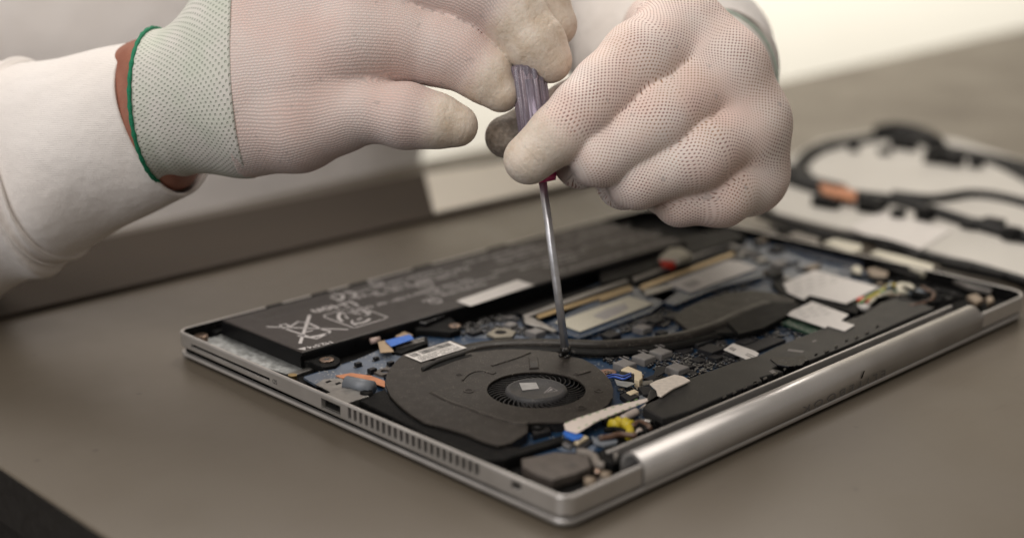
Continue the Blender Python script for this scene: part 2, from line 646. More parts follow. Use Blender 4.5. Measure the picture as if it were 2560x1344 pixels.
M_knit_fine = knit_material("fine_white_knit", 0.0017, 0.0024, (0.76, 0.65, 0.61, 1), (0.50, 0.34, 0.29, 1), 0.12, 0.60, (0.75, 0.66, 0.555, 1), 0.6, (0.52, 0.34, 0.27, 1))
M_knit_open = knit_material("open_white_knit", 0.0020, 0.00172, (0.85, 0.755, 0.705, 1), (0.24, 0.080, 0.058, 1), 0.95, 0.0, (0.78, 0.69, 0.59, 1), 0.45, (0.42, 0.24, 0.13, 1))


def cuff_material():
    g = N("pale_green_ribbed_knit")
    uv = g.attr("knit_uv")
    sx = g.n('ShaderNodeSeparateXYZ')
    g.l(uv.outputs['Vector'], sx.inputs[0])
    u = g.math('MULTIPLY', sx.outputs[0], 2 * math.pi / 0.0026)
    v = g.math('ADD', g.math('MULTIPLY', sx.outputs[1], 2 * math.pi / 0.0024), g.math('MULTIPLY', g.noise(60, 2, 0.5), 6.0))
    stag = g.math('MULTIPLY', g.math('COSINE', u), g.math('COSINE', v))
    hm = g.math('MINIMUM', g.math('MAXIMUM', g.math('MULTIPLY', g.math('SUBTRACT', stag, 0.35), 2.2), 0), 1)
    big = g.noise(70, 3, 0.5)
    c = g.mix(g.ramp(big, 0.35, 0.65), (0.58, 0.605, 0.53, 1), (0.66, 0.64, 0.60, 1))
    c = g.mix(g.math('MULTIPLY', hm, 0.55), c, (0.31, 0.36, 0.29, 1))
    g.set(Base_Color=c, Roughness=0.9)
    h = g.math('SUBTRACT', g.math('MULTIPLY', g.noise(900, 2), 0.3), hm)
    h = g.math('ADD', h, g.math('MULTIPLY', g.noise(60, 2), 2.0))
    g.bump(h, 0.0003)
    return g.m


M_cuff = cuff_material()
M_hem = mat("green_overlock_thread", (0.010, 0.21, 0.105, 1), 0.8, 0, 0.3, 1600, 0.0003, 2600)


def handle_material():
    g = N("clear_violet_plastic")
    n1 = g.noise(80, 2)
    g.set(Base_Color=g.mix(n1, (0.56, 0.47, 0.62, 1), (0.74, 0.66, 0.78, 1)), Roughness=0.12)
    g.p.inputs['Transmission Weight'].default_value = 0.78
    g.p.inputs['IOR'].default_value = 1.45
    return g.m


M_handle = handle_material()

# ------------------------------------------------------------------ setting
bm = bmesh.new()
add_prism(bm, [(-12, -12), (12, -12), (12, 12), (-12, 12)], -0.80, -0.75)
o = from_bm("floor", bm, M_floor)
o['kind'] = 'structure'
bm = bmesh.new()
wa, wbp = Vector((-0.9, 4.3)), Vector((4.3, -0.9))
wn = Vector((0.707, 0.707)) * 0.1
add_prism(bm, [wa, wbp, wbp + wn, wa + wn], -0.75, 2.4)
o = from_bm("wall", bm, M_wall)
o['kind'] = 'structure'

backdrop_root = thing("white_backdrop", "added stand-in, long low white cabinet brightly lit behind the workbench", "backdrop", (1.6, 1.7, -0.75))  # made-up white box standing in for the brightly lit area beyond the bench
cx_, cn_ = Vector((0.707, -0.707)), Vector((0.707, 0.707))
cc_ = Vector((1.58, 1.62))


def backdrop_box(name, a0, a1, n0, n1, z0_, z1_, m):
    bm = bmesh.new()
    add_prism(bm, [cc_ + cx_ * a0 + cn_ * n0, cc_ + cx_ * a1 + cn_ * n0, cc_ + cx_ * a1 + cn_ * n1, cc_ + cx_ * a0 + cn_ * n1], z0_, z1_, 0.003)
    return from_bm(name, bm, m, backdrop_root)


backdrop_box("backdrop_body", -2.1, 2.1, 0.0, 0.05, -0.74, 0.0, M_backdrop)
for d0_, d1_ in ((-2.09, -1.2), (-1.19, 1.5), (1.51, 2.09)):
    backdrop_box("backdrop_panel", d0_, d1_, -0.02, -0.001, -0.70, -0.01, M_backdrop)
table = thing("workbench", "grey beige workbench top under the opened laptop", "table", (0.5, 0.0, -0.75))
bm = bmesh.new()
TB_ = None
TB = [(-0.105, -0.75), (1.75, -0.75), (1.75, 0.556), (-0.105, 0.421)]
add_prism(bm, TB, -0.022, 0.0, 0.0008)
tt = from_bm("table_top", bm, [M_table, M_tedge], table)
for f in tt.data.polygons:
    if f.normal.z < 0.3:
        f.material_index = 1  # sides coloured near black to stand for their shade
bm = bmesh.new()
add_prism(bm, [(-0.09, -0.73), (1.73, -0.73), (1.73, 0.53), (-0.09, 0.40)], -0.06, -0.0225)
from_bm("table_frame", bm, M_tedge, table)
for lx, ly in ((-0.05, -0.70), (1.68, -0.70), (1.68, 0.49), (-0.05, 0.36)):
    uvbox("leg", lx - 0.025, ly - 0.025, lx + 0.025, ly + 0.025, -0.75, -0.0605, M_tedge, table)

strip = uvbox("shade_strip", -0.104, 0.326, 0.50, 0.417, 0.0003, 0.0028, M_shade_strip, None, 0.0006)  # added dark slab standing in for the shaded band before the person
tag(strip, "added dark brown strip standing in for shade along the rear of the bench in front of the person", "strip")
sheet = slab("bright_patch_sheet", Z0(1086, 530, 1345, 473, 1560, 425, 1530, 372, 1290, 400, 1062, 432), 0.0042, 0.0012, M_bright_patch, None, 0)  # added pale slab standing in for a brightly lit patch of bench
tag(sheet, "added pale beige sheet standing in for a bright patch of bench behind the laptop, between the hands", "bright patch")

# ------------------------------------------------------------------ laptop lying upside down with its bottom cover removed
LW, LD = 0.310, 0.229
RIM = 0.0118
laptop = thing("laptop", "silver laptop lying upside down with its bottom cover off and its electronics open", "laptop", (LW / 2, LD / 2, 0))


def lap(name, label=None):
    pass


def ring_loft(rings, close=True):
    bm = bmesh.new()
    vr = [[bm.verts.new(p) for p in r] for r in rings]
    n = len(vr[0])
    m = len(vr) if close else len(vr) - 1
    for i in range(m):
        a, b = vr[i], vr[(i + 1) % len(vr)]
        for k in range(n):
            bm.faces.new((a[k], a[(k + 1) % n], b[(k + 1) % n], b[k]))
    return bm


def zbot(v):
    return 0.0043 + (v / LD) * 0.0011


def rr(inset, z, r=None):
    out = []
    for p in rrect(inset, inset, LW - inset, LD - inset, [max(0.0008, q - inset) for q in (0.010, 0.006, 0.005, 0.010)], 8):
        zz = zbot(p[1]) + z[1] if isinstance(z, tuple) else z
        out.append((p[0], p[1], zz))
    return out


prof = [rr(0.0008, ('b', 0.0)), rr(0.0002, ('b', 0.0003)), rr(0.0, ('b', 0.0009)), rr(0.0, RIM - 0.0006), rr(0.0002, RIM - 0.0002),
        rr(0.0005, RIM), rr(0.0013, RIM), rr(0.0015, RIM - 0.0002), rr(0.0015, 0.0060), rr(0.0015, ('b', 0.0))]
tray = from_bm("base_tray", ring_loft(prof), [M_alu, M_black], laptop)
for f in tray.data.polygons:
    c_ = f.center
    if 0.0012 < min(c_.x, LW - c_.x, c_.y, LD - c_.y) and c_.z < RIM - 0.00015:
        f.material_index = 1
cut = bmesh.new()


def cutbox(u0, v0, u1, v1, z0, z1):
    vs = [cut.verts.new(p) for p in ((u0, v0, z0), (u1, v0, z0), (u1, v1, z0), (u0, v1, z0), (u0, v0, z1), (u1, v0, z1), (u1, v1, z1), (u0, v1, z1))]
    for f in ((3, 2, 1, 0), (4, 5, 6, 7), (0, 1, 5, 4), (1, 2, 6, 5), (2, 3, 7, 6), (3, 0, 4, 7)):
        cut.faces.new([vs[i] for i in f])


def on_side(px, py):
    """point of the left flank (u = 0) seen at px,py -> v, z"""
    d = ray(px, py)
    t = -CAM.x / d.x
    q = CAM + d * t
    return q.y, q.z


cutbox(0.0365, -0.004, 0.2655, 0.004, 0.001, 0.02)           # mouth of the hinge cover
v0, z0 = on_side(478, 864)
v1, z1 = on_side(674, 948)
cutbox(-0.003, min(v0, v1), 0.004, max(v0, v1), (z0 + z1) / 2 - 0.0009, (z0 + z1) / 2 + 0.0008)   # card slot
SDV, SDZ = min(v0, v1), (z0 + z1) / 2
va, za = on_side(803, 1005)
vb, zb = on_side(851, 1028)
UV0, UV1, UZ = vb, va, (za + zb) / 2
cutbox(-0.003, UV0, 0.004, UV1, UZ - 0.0023, UZ + 0.0020)
va, za = on_side(874, 1034)
vb, zb = on_side(1192, 1172)
NV = 22
VZ = (za + zb) / 2
pitch = (va - vb) / (NV - 1)
for i in range(NV):
    c = vb + pitch * i
    cutbox(-0.003, c - pitch * 0.29, 0.004, c + pitch * 0.29, VZ - 0.0023, VZ + 0.0023)
va, za = on_side(1290, 1214)
cutbox(-0.003, va - 0.0022, 0.004, va + 0.0022, za - 0.0013, za + 0.0013)
boolean_cut(tray, cut)

bm = ring_loft([rr(0.0016, ('b', 0.0004)), rr(0.0016, 0.0058)], False)
bm.faces.new([v for v in bm.verts if v.co.z > 0.00579])
bm.faces.new([v for v in bm.verts if v.co.z < 0.00579])
from_bm("inner_floor", bm, M_black, laptop)
bm = ring_loft([rr(0.0022, (0, -0.0026)), rr(0.0016, ('b', 0.00035))], False)
n = len(bm.verts) // 2
bm.verts.ensure_lookup_table()
bm.faces.new([bm.verts[i] for i in range(n)])
bm.faces.new([bm.verts[i] for i in range(n, 2 * n)])
from_bm("lid_gap_shade", bm, M_void, laptop)


def rl(inset, dz, base):
    out = []
    for p in rrect(inset, inset, LW - inset, LD - inset, [max(0.0008, q - inset) for q in (0.011, 0.0065, 0.006, 0.011)], 8):
        top = 0.0036 - (p[1] / LD) * 0.0006
        out.append((p[0], p[1], top + dz if base == 't' else dz))
    return out


bm = ring_loft([rl(0.0030, 0.0004, 'b'), rl(0.0012, 0.0009, 'b'), rl(0.0, 0.0020, 'b'), rl(0.0, -0.0007, 't'), rl(0.0003, -0.0002, 't'), rl(0.0008, 0.0, 't')], False)
n = len(bm.verts) // 6
bm.verts.ensure_lookup_table()
bm.faces.new([bm.verts[i] for i in range(n)])
bm.faces.new([bm.verts[i] for i in range(5 * n, 6 * n)])
lid = from_bm("screen_lid", bm, M_alu, laptop)

# hinge cover: long half-round bar along the rear edge
HU0, HU1 = 0.0375, 0.2645
arc = []
HR, HC = 0.0054, 0.0054
for i in range(15):
    a = math.pi * i / 14
    arc.append((HC + HR * math.cos(a) - 0.0002, 0.0083 + HR * 1.16 * math.sin(a)))
outer = [(HC + HR - 0.0002, 0.0060)] + arc + [(-0.0003, 0.0040), (0.0010, 0.0038)]
inner = []
for i in range(15):
    a = math.pi * i / 14
    inner.append((HC + (HR - 0.0013) * math.cos(a) - 0.0002, 0.0083 + (HR * 1.16 - 0.0013) * math.sin(a)))
inner = [(HC + HR - 0.0015, 0.0060)] + inner + [(0.0011, 0.0040), (0.0013, 0.0039)]
bm = bmesh.new()
secs = []
for u in (HU0, HU1):
    secs.append(([bm.verts.new((u, a, b)) for a, b in outer], [bm.verts.new((u, a, b)) for a, b in inner]))
k = len(outer)
for i in range(k - 1):
    bm.faces.new((secs[0][0][i], secs[0][0][i + 1], secs[1][0][i + 1], secs[1][0][i]))
    bm.faces.new((secs[0][1][i], secs[1][1][i], secs[1][1][i + 1], secs[0][1][i + 1]))
    for s in secs:
        bm.faces.new((s[0][i], s[1][i], s[1][i + 1], s[0][i + 1]))
for i in (0, k - 1):
    bm.faces.new((secs[0][0][i], secs[1][0][i], secs[1][1][i], secs[0][1][i]))
hinge = from_bm("hinge_cover", bm, M_alu, laptop)
for f in hinge.data.polygons:
    f.use_smooth = abs(f.normal.x) < 0.5
# engraved word on the flat rear face of the bar, upside down like the machine; slanted emblem slit
cu = bpy.data.curves.new("lettering", 'FONT')
cu.body = "ELITEBOOK"
cu.size = 0.0040
cu.space_character = 1.45
tmp = bpy.data.objects.new("lettering", cu)
col.objects.link(tmp)
me = bpy.data.meshes.new_from_object(tmp.evaluated_get(bpy.context.evaluated_depsgraph_get()))
bpy.data.objects.remove(tmp)


def on_rear(px, py, v=-0.0004):
    d = ray(px, py)
    t = (v - CAM.y) / d.y
    return CAM + d * t


e0, e1 = on_rear(2214, 953), on_rear(2008, 1003)
wtxt = max(v.co.x for v in me.vertices)
s = (e0.x - e1.x) / wtxt
zc = (e0.z + e1.z) / 2
for v in me.vertices:
    x, y = v.co.x, v.co.y
    v.co = (e0.x - x * s, -0.00037, zc + 0.0014 - y)
link("lettering", me, mat("engraved_grey", (0.15, 0.145, 0.14, 1), 0.5, 0.3), hinge)
bm = bmesh.new()
q = on_rear(2157, 936)
vs = [bm.verts.new((q.x + a, -0.00038, q.z + b)) for a, b in ((-0.0013, -0.0014), (-0.0001, -0.0014), (0.0014, 0.0014), (0.0004, 0.0014))]
bm.faces.new(vs)
from_bm("slanted_emblem", bm, M_black, hinge)

# inner ledge in front of the bar, with the dark groove between
uvbox("hinge_ledge", 0.0365, 0.0150, 0.2655, 0.0162, 0.0058, RIM + 0.0002, M_alu, laptop)
uvbox("hinge_groove", 0.0365, 0.0112, 0.2655, 0.0149, 0.0058, RIM - 0.0030, M_black, laptop)

# printing beside the card slot (reads upside down)
bmt = bmesh.new()
cu = bpy.data.curves.new("lettering", 'FONT')
cu.body = "SD"
cu.size = 0.0026
tmp = bpy.data.objects.new("lettering", cu)
col.objects.link(tmp)
me = bpy.data.meshes.new_from_object(tmp.evaluated_get(bpy.context.evaluated_depsgraph_get()))
bpy.data.objects.remove(tmp)
vq, zq = on_side(679, 950)
wt = max(v.co.x for v in me.vertices)
for v in me.vertices:
    x, y = v.co.x, v.co.y
    v.co = (-0.00006, vq - wt * 0 - 0.0007 - (wt - x), zq + 0.0009 - y)
link("slot_lettering", me, M_ink, tray)
# added black plates painting the shade inside slots and vents; usb socket
uvbox("card_slot_shade", 0.0018, SDV - 0.001, 0.0030, SDV + 0.062, 0.0059, 0.0088, M_void, laptop)
uvbox("lock_slot_shade", 0.0017, va - 0.004, 0.0035, va + 0.004, 0.0059, 0.0100, M_void, laptop)
uvbox("vent_shade", 0.0022, 0.034, 0.0032, 0.1125, 0.0059, 0.0099, M_void, laptop)
us = uvbox("usb_port", 0.0016, UV0 - 0.0008, 0.0130, UV1 + 0.0008, 0.0059, UZ + 0.0027, M_tin, laptop)
c2 = bmesh.new()
cut = c2
cutbox(-0.002, UV0 + 0.0004, 0.0110, UV1 - 0.0004, UZ - 0.0018, UZ + 0.0016)
boolean_cut(us, c2)
uvbox("contact_tongue", 0.0020, UV0 + 0.0014, 0.0100, UV1 - 0.0014, UZ - 0.0004, UZ + 0.0006, M_black, us)

# ------------------------------------------------------------------ inside of the laptop
ZB = 0.0072        # board level
# silver sheet seen beside the battery
slab("floor_sheet", Z1(210, 965, 470, 885, 1020, 1110, 1010, 1130, 870, 1175), 0.0062, 0.0003, M_foil, laptop, 0)
slab("side_bracket", Z1(850, 1165, 1010, 1118, 1060, 1125, 900, 1180), 0.0068, 0.0008, M_tin, laptop, 0)
for (x, y, r, m) in ((275, 905, 0.0030, M_bronze), (425, 825, 0.0018, M_bronze), (890, 1172, 0.0018, M_gold)):
    bm = bmesh.new()
    add_prism(bm, circle(at(*Z1(x, y)[0], 0.0085)[:2], r, 20), 0.0058, 0.0085, 0.0003)
    from_bm("standoff", bm, m, laptop)
slab("corner_clip", Z1(330, 870, 440, 835, 460, 850, 380, 890), 0.0080, 0.0020, M_black, laptop)

# battery
BZ = 0.0132
bat_u0, bat_u1 = 0.0195, 0.262
bat_v0, bat_v1 = 0.1650, 0.2230
bm = bmesh.new()
bp = [(bat_u0, bat_v0), (bat_u1, bat_v0 - 0.001), (bat_u1, bat_v1), (bat_u0, bat_v1)]
add_prism(bm, bp, 0.0060, BZ, 0.0010)
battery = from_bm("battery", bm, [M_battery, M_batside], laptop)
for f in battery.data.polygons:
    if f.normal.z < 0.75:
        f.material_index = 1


def bpt(px, py):
    return at(px, py, BZ)


# wheeled bin crossed out, traced on the wrap
bin_lines = [
    (Z0(666, 816, 871, 823), 0.0009), (Z0(774, 787, 750, 858), 0.0013),
    (Z0(704, 818, 716, 822, 746, 803, 774, 808, 806, 823, 826, 827), 0.0009),
    (Z0(716, 822, 776, 842), 0.0009), (Z0(744, 838, 792, 846, 818, 834, 826, 828), 0.0010),
    (Z0(704, 818, 700, 812, 712, 809, 722, 813, 716, 822), 0.0008), (Z0(762, 830, 782, 825), 0.0008),
    (Z0(776, 842, 800, 838, 822, 832), 0.0016),
]
strokes("bin_symbol", bin_lines, BZ + 0.00005, M_print, battery)
rec = [(Z0(811, 787, 890, 764, 969, 792, 960, 797, 890, 818, 882, 818, 811, 792, 811, 787), 0.0006)]
cx, cy = 886, 791
for k in range(3):
    a0 = 2.1 * k + 0.3
    pts = []
    for j in range(7):
        a = a0 + 1.45 * j / 6
        pts.append((cx + 40 * math.cos(a), cy + 17 * math.sin(a)))
    rec.append((pts, 0.0013))
    rec.append(([(cx + 28 * math.cos(a0 + 1.45), cy + 9 * math.sin(a0 + 1.45)), pts[-1], (cx + 48 * math.cos(a0 + 1.15), cy + 22 * math.sin(a0 + 1.15))], 0.0008))
    rec.append(([(cx + 20 * math.cos(a0 + 0.1), cy + 8 * math.sin(a0 + 0.1)), (cx + 24 * math.cos(a0 + 1.0), cy + 9 * math.sin(a0 + 1.0))], 0.0008))
strokes("recycling_symbol", rec, BZ + 0.00005, M_print, battery)
# CE mark
ce = []
for (ex, ey) in ((838, 744), (868, 738)):
    ce.append(([(ex + 20 * math.cos(a) - 0.55 * 9 * math.sin(a), ey + 9 * math.sin(a)) for a in [(-2.3 + 0.42 * i) for i in range(9)]], 0.0013))
ce.append((Z0(826, 742, 846, 748), 0.0011))
strokes("conformity_mark", ce, BZ + 0.00005, M_print, battery)
# lettering on the wrap: reads from the far side, so it runs towards -u
bm = bmesh.new()
zt = BZ + 0.00005
text_bm(bm, "M2.5*4▲", 0.0040, bpt(826, 852)[:2], (bpt(768, 866) - bpt(826, 852))[:2], zt, bold=0.00008)
text_bm(bm, "Li-ion", 0.0095, bpt(880, 752)[:2], (bpt(790, 772) - bpt(880, 752))[:2], zt, bold=0.0002)
from_bm("battery_lettering", bm, M_print, battery)
bm = bmesh.new()
lines = ["Rechargeable Li-ion Battery Pack", "Rated 11.55V  4.2Ah  49Wh", "Replace with same type only", "CAUTION Risk of fire and burns", "Do not disassemble or crush",
         "Do not heat above 100 C", "Charging voltage 13.2V", "See manual before use", "Made in China"]
u_txt = 0.137
for i, t in enumerate(lines):
    if i in (3, 7):
        continue
    text_bm(bm, t, 0.0042 + 0.002 * (i % 3 == 1), (u_txt + 0.012 * (i % 2), 0.2145 - 0.0052 * i), (-1, 0), zt, bold=0.00016)
    text_bm(bm, lines[(i * 4 + 2) % 9], 0.0040, (u_txt + 0.062 + 0.006 * (i % 3), 0.2145 - 0.0052 * i), (-1, 0), zt, bold=0.00014)
    text_bm(bm, lines[(i * 2 + 5) % 9], 0.0042, (u_txt + 0.125 + 0.006 * (i % 2), 0.2145 - 0.0052 * i), (-1, 0), zt, bold=0.00014)
from_bm("small_print", bm, M_printdim, battery)
sym = []
for (x, y, r) in ((1062, 712, 13), (1088, 752, 10), (940, 708, 10)):
    sym.append(([(x + r * 1.6 * math.cos(a), y + r * 0.6 * math.sin(a)) for a in [i * 0.52 for i in range(13)]], 0.0009))
    sym.append(([(x - r, y - 2), (x + r, y + 3)], 0.0009))
strokes("approval_marks", sym, BZ + 0.00006, M_printdim, battery)
strokes("label_outline", [(Z0(622, 790, 720, 765, 800, 745), 0.0004), (Z0(622, 790, 650, 801, 770, 772), 0.0004)], BZ + 0.00005, mat("dark_seam", (0.03, 0.026, 0.024, 1), 0.5), battery)
slab("battery_sticker", Z3(452, 870, 940, 700, 1070, 742, 565, 910), BZ + 0.0002, 0.00015, M_label, battery, 0)
# rim clips along the far wall
for (x, y, w) in ((655, 762, 50), (760, 730, 55), (850, 704, 60), (1010, 664, 70), (1180, 612, 80)):
    q = at(x, y, RIM + 0.0006)
    uvbox("rim_clip", q.x, 0.2240, q.x + w / 6000, 0.2270, 0.0060, RIM + 0.0008, M_black, laptop)
# cell end and screw tab
slab("battery_end_wrap", Z1(935, 1018, 1125, 962, 1130, 990, 945, 1046), BZ - 0.0012, 0.0050, M_batside, battery)


def screw(x, y, z, r, parent, m=M_bronze, name="screw"):
    c = at(x, y, z)
    bm = bmesh.new()
    add_prism(bm, circle(c[:2], r, 24), z - 0.0012, z, 0.0003)
    o = from_bm(name, bm, [m, M_ink], parent)
    bm = bmesh.new()
    star = []
    for i in range(12):
        a = math.pi * i / 6
        star.append((c[0] + (r * 0.5 if i % 2 else r * 0.28) * math.cos(a), c[1] + (r * 0.5 if i % 2 else r * 0.28) * math.sin(a)))
    add_prism(bm, star, z + 0.00002, z + 0.00006)
    from_bm("screw_recess", bm, M_ink, o if parent.parent is None or parent.type == 'EMPTY' else parent)
    return o


tab = slab("battery_mounting_tab", Z1(955, 1078, 1060, 1045, 1160, 1035, 1208, 1060, 1212, 1085, 1180, 1110, 1110, 1122, 1050, 1108, 1010, 1085), 0.0094, 0.0030, M_black, laptop, 0.0004)
screw(*Z1(1120, 1068)[0], 0.0100, 0.0030, tab)
br = slab("battery_bracket", Z3(80, 1030, 260, 958, 380, 975, 440, 1030, 490, 1070, 480, 1100, 400, 1120, 300, 1110, 130, 1100), 0.0100, 0.0030, M_black, laptop, 0.0005)
screw(*Z3(438, 1064)[0], 0.0105, 0.0026, br)
slab("bracket_rib", Z3(110, 1030, 280, 975, 360, 985, 210, 1045), 0.0118, 0.0017, M_black_gloss, laptop, 0.0005)

# boards
mb = slab("motherboard", Z0(760, 940, 985, 868, 1060, 835, 1230, 815, 1290, 790, 1430, 735, 1640, 650, 1900, 590, 2030, 620, 2190, 690, 2210, 740, 2010, 850,
                             1880, 900, 1720, 960, 1640, 1030, 1560, 1070, 1480, 1130, 1350, 1160, 1190, 1130), ZB, 0.0010, M_pcb, laptop, 0)
sb = slab("card_reader_board", Z2(20, 435, 300, 345, 470, 270, 590, 300, 600, 330, 520, 385, 470, 430, 480, 470, 240, 470, 90, 478), ZB + 0.0008, 0.0009, M_pcb2, laptop, 0)
slab("grey_ground_area", Z3(480, 1130, 700, 1050, 820, 1040, 1000, 1080, 1150, 1110, 1260, 1130, 1700, 1080, 1900, 1000, 1660, 1160, 560, 1170), ZB + 0.00022, 0.0001, M_pcb2, mb, 0)
slab("pale_board_area", Z4(1020, 110, 1230, 150, 1400, 200, 1560, 270, 1900, 360, 1500, 420, 1300, 440, 1210, 400), ZB + 0.0003, 0.0001, M_grey_tape, mb, 0)
# usb end: perforated bracket, orange foil, silver roll
slab("orange_foil", Z2(200, 425, 290, 410, 400, 425, 480, 455, 480, 490, 420, 470, 330, 440, 235, 440), ZB + 0.0016, 0.0003, M_copper, laptop, 0)
slab("port_bracket", Z2(85, 475, 135, 445, 230, 440, 300, 470, 400, 510, 340, 560, 300, 575, 200, 535, 120, 490), 0.0104, 0.0006, M_tin, laptop, 0.0001)
for (x, y) in ((215, 470), (212, 515), (260, 530), (160, 460)):
    slab("bracket_hole", Z2(x - 18, y, x + 8, y - 9, x + 20, y - 3, x - 8, y + 8), 0.01045, 0.00004, M_black, laptop, 0)
a, b = at(*Z2(262, 470)[0], 0.0108), at(*Z2(410, 500)[0], 0.0108)
tube("silver_shield_roll", [a, b], 0.0030, M_grey_tape, laptop, 16)
a = at(*Z2(375, 520)[0], 0.0110)
tube("black_boss", [a, a - Vector((0, 0, 0.004))], 0.0025, M_black, laptop, 14)
# flat cable with blue tab
slab("flat_cable_tab", Z2(480, 228, 620, 192, 645, 218, 515, 262), 0.0112, 0.0002, M_blue, laptop, 0)
slab("flat_cable", Z2(440, 235, 480, 226, 515, 262, 530, 290, 455, 296), 0.0106, 0.0002, mat("tan_film", (0.35, 0.25, 0.15, 1), 0.35, 0, 0.1, 300), laptop, 0)
a = at(*Z2(400, 232)[0], 0.0104)
b = at(*Z2(450, 222)[0], 0.0104)
tube("cable_fold", [a, b], 0.0013, mat("pinkish_film", (0.42, 0.31, 0.27, 1), 0.4), laptop, 12)
slab("cable_bracket", Z2(540, 200, 590, 175, 640, 195, 600, 210), 0.0104, 0.0008, mat("tan_film", (0.3, 0.2, 0.1, 1)), laptop)
slab("cable_connector", Z2(515, 262, 720, 205, 725, 240, 575, 300, 520, 290), 0.0092, 0.0020, M_black, laptop)
for i in range(2):
    slab("connector_cover", Z2(540 + 0, 268 - i * 14, 700, 222 - i * 14, 704, 228 - i * 14, 546, 275 - i * 14), 0.0097, 0.0006, M_tin, laptop, 0)

# ------------------------------------------------------------------ fan
FZ = 0.0112
fan_px = Z2(480, 470, 488, 420, 510, 380, 560, 325, 600, 300, 700, 330, 770, 350, 860, 318, 960, 296, 1090, 280, 1200, 274, 1330, 280, 1450, 292, 1490, 312, 1560, 322, 1600, 330,
            1660, 362, 1715, 405, 1755, 450, 1772, 500, 1768, 550, 1740, 592, 1690, 628, 1600, 668, 1520, 690, 1290, 690, 1285, 748, 1200, 802, 1120, 822, 1030, 796, 950, 760, 820, 720,
            700, 690, 620, 640, 560, 592, 510, 540)
ctr = (at(1216, 973, FZ) + at(1466, 973, FZ) + at(1341, 929, FZ) + at(1341, 1017, FZ)) / 4
FC = (ctr.x, ctr.y)
bm = bmesh.new()
add_prism(bm, wpoly(fan_px, FZ), FZ - 0.0007, FZ, 0.00025, circle(FC, 0.0186, 56)[::-1])
fan = from_bm("cooling_fan", bm, M_fan, laptop)
bm = bmesh.new()
wall = wpoly(fan_px, FZ)
sh = [(p[0] * 0.985 + FC[0] * 0.015, p[1] * 0.985 + FC[1] * 0.015) for p in wall]
add_prism(bm, sh, 0.0060, FZ - 0.0008, 0, circle(FC, 0.0205, 48)[::-1])
from_bm("fan_housing", bm, M_fan_dark, fan)
bm = bmesh.new()
add_prism(bm, circle(FC, 0.0204, 40), 0.0059, 0.0064)
from_bm("fan_well", bm, M_black, fan)
bm = bmesh.new()
NB = 41
for i in range(NB):
    a = 2 * math.pi * i / NB
    pts = []
    for k in range(6):
        t = k / 5
        r_ = 0.0108 + t * 0.0088
        aa = a + 0.42 * t * t
        pts.append((FC[0] + r_ * math.cos(aa), FC[1] + r_ * math.sin(aa)))
    L = [[], [], [], []]
    for k, p in enumerate(pts):
        aa = a + 0.42 * (k / 5) ** 2
        nx, ny = -math.sin(aa) * 0.00022, math.cos(aa) * 0.00022
        zt_ = FZ - 0.0010
        for j, (sx, zz) in enumerate(((1, 0.0066), (1, zt_), (-1, zt_), (-1, 0.0066))):
            L[j].append(bm.verts.new((p[0] + sx * nx, p[1] + sx * ny, zz)))
    for k in range(5):
        for j in range(3):
            bm.faces.new((L[j][k], L[j][k + 1], L[j + 1][k + 1], L[j + 1][k]))
from_bm("impeller_blades", bm, M_fan_dark, fan)
HZ = FZ + 0.0004
bm = bmesh.new()
rings = []
for r_, z_ in ((0.0118, 0.0064), (0.0118, HZ - 0.0012), (0.0115, HZ - 0.0004), (0.0108, HZ), (0.0101, HZ), (0.0099, HZ - 0.0002), (0.002, HZ - 0.0002)):
    rings.append([(p[0], p[1], z_) for p in circle(FC, r_, 48)])
bm = ring_loft(rings, False)
bm.verts.ensure_lookup_table()
bm.faces.new(bm.verts[-48:])
hub = from_bm("fan_hub", bm, M_hub, fan, True)
# delta shaped maker's mark and faint lettering on the hub
zt = HZ - 0.00012
bm = bmesh.new()


def flatpoly(bm, px, z):
    bm.faces.new([bm.verts.new((p[0], p[1], z)) for p in wpoly(px, z)])


tri = Z2(1380, 524, 1418, 490, 1456, 510)
add_ribbon(bm, wpoly(tri, zt), 0.0006, zt, closed=True)
flatpoly(bm, Z2(1394, 520, 1420, 497, 1432, 505), zt)
from_bm("triangle_mark", bm, M_printdim, hub)
bm = bmesh.new()
o_ = at(*Z2(1400, 548)[0], zt)
dx = at(*Z2(1290, 528)[0], zt) - o_
for i, t in enumerate(("ND75C36", "DC 5V 0.50A")):
    text_bm(bm, t, 0.0016, (o_ + Vector((dx.y, -dx.x, 0)).normalized() * (-0.0024 * i))[:2], dx[:2], zt)
from_bm("hub_lettering", bm, mat("faint_grey_print", (0.10, 0.10, 0.10, 1), 0.6), hub)
# white square of printed dashes (no readable code) on the hub
slab("hub_sticker", Z2(1240, 467, 1335, 464, 1352, 498, 1258, 508), HZ + 0.00004, 0.0001, mat("grey_sticker", (0.36, 0.35, 0.34, 1), 0.6), hub, 0)
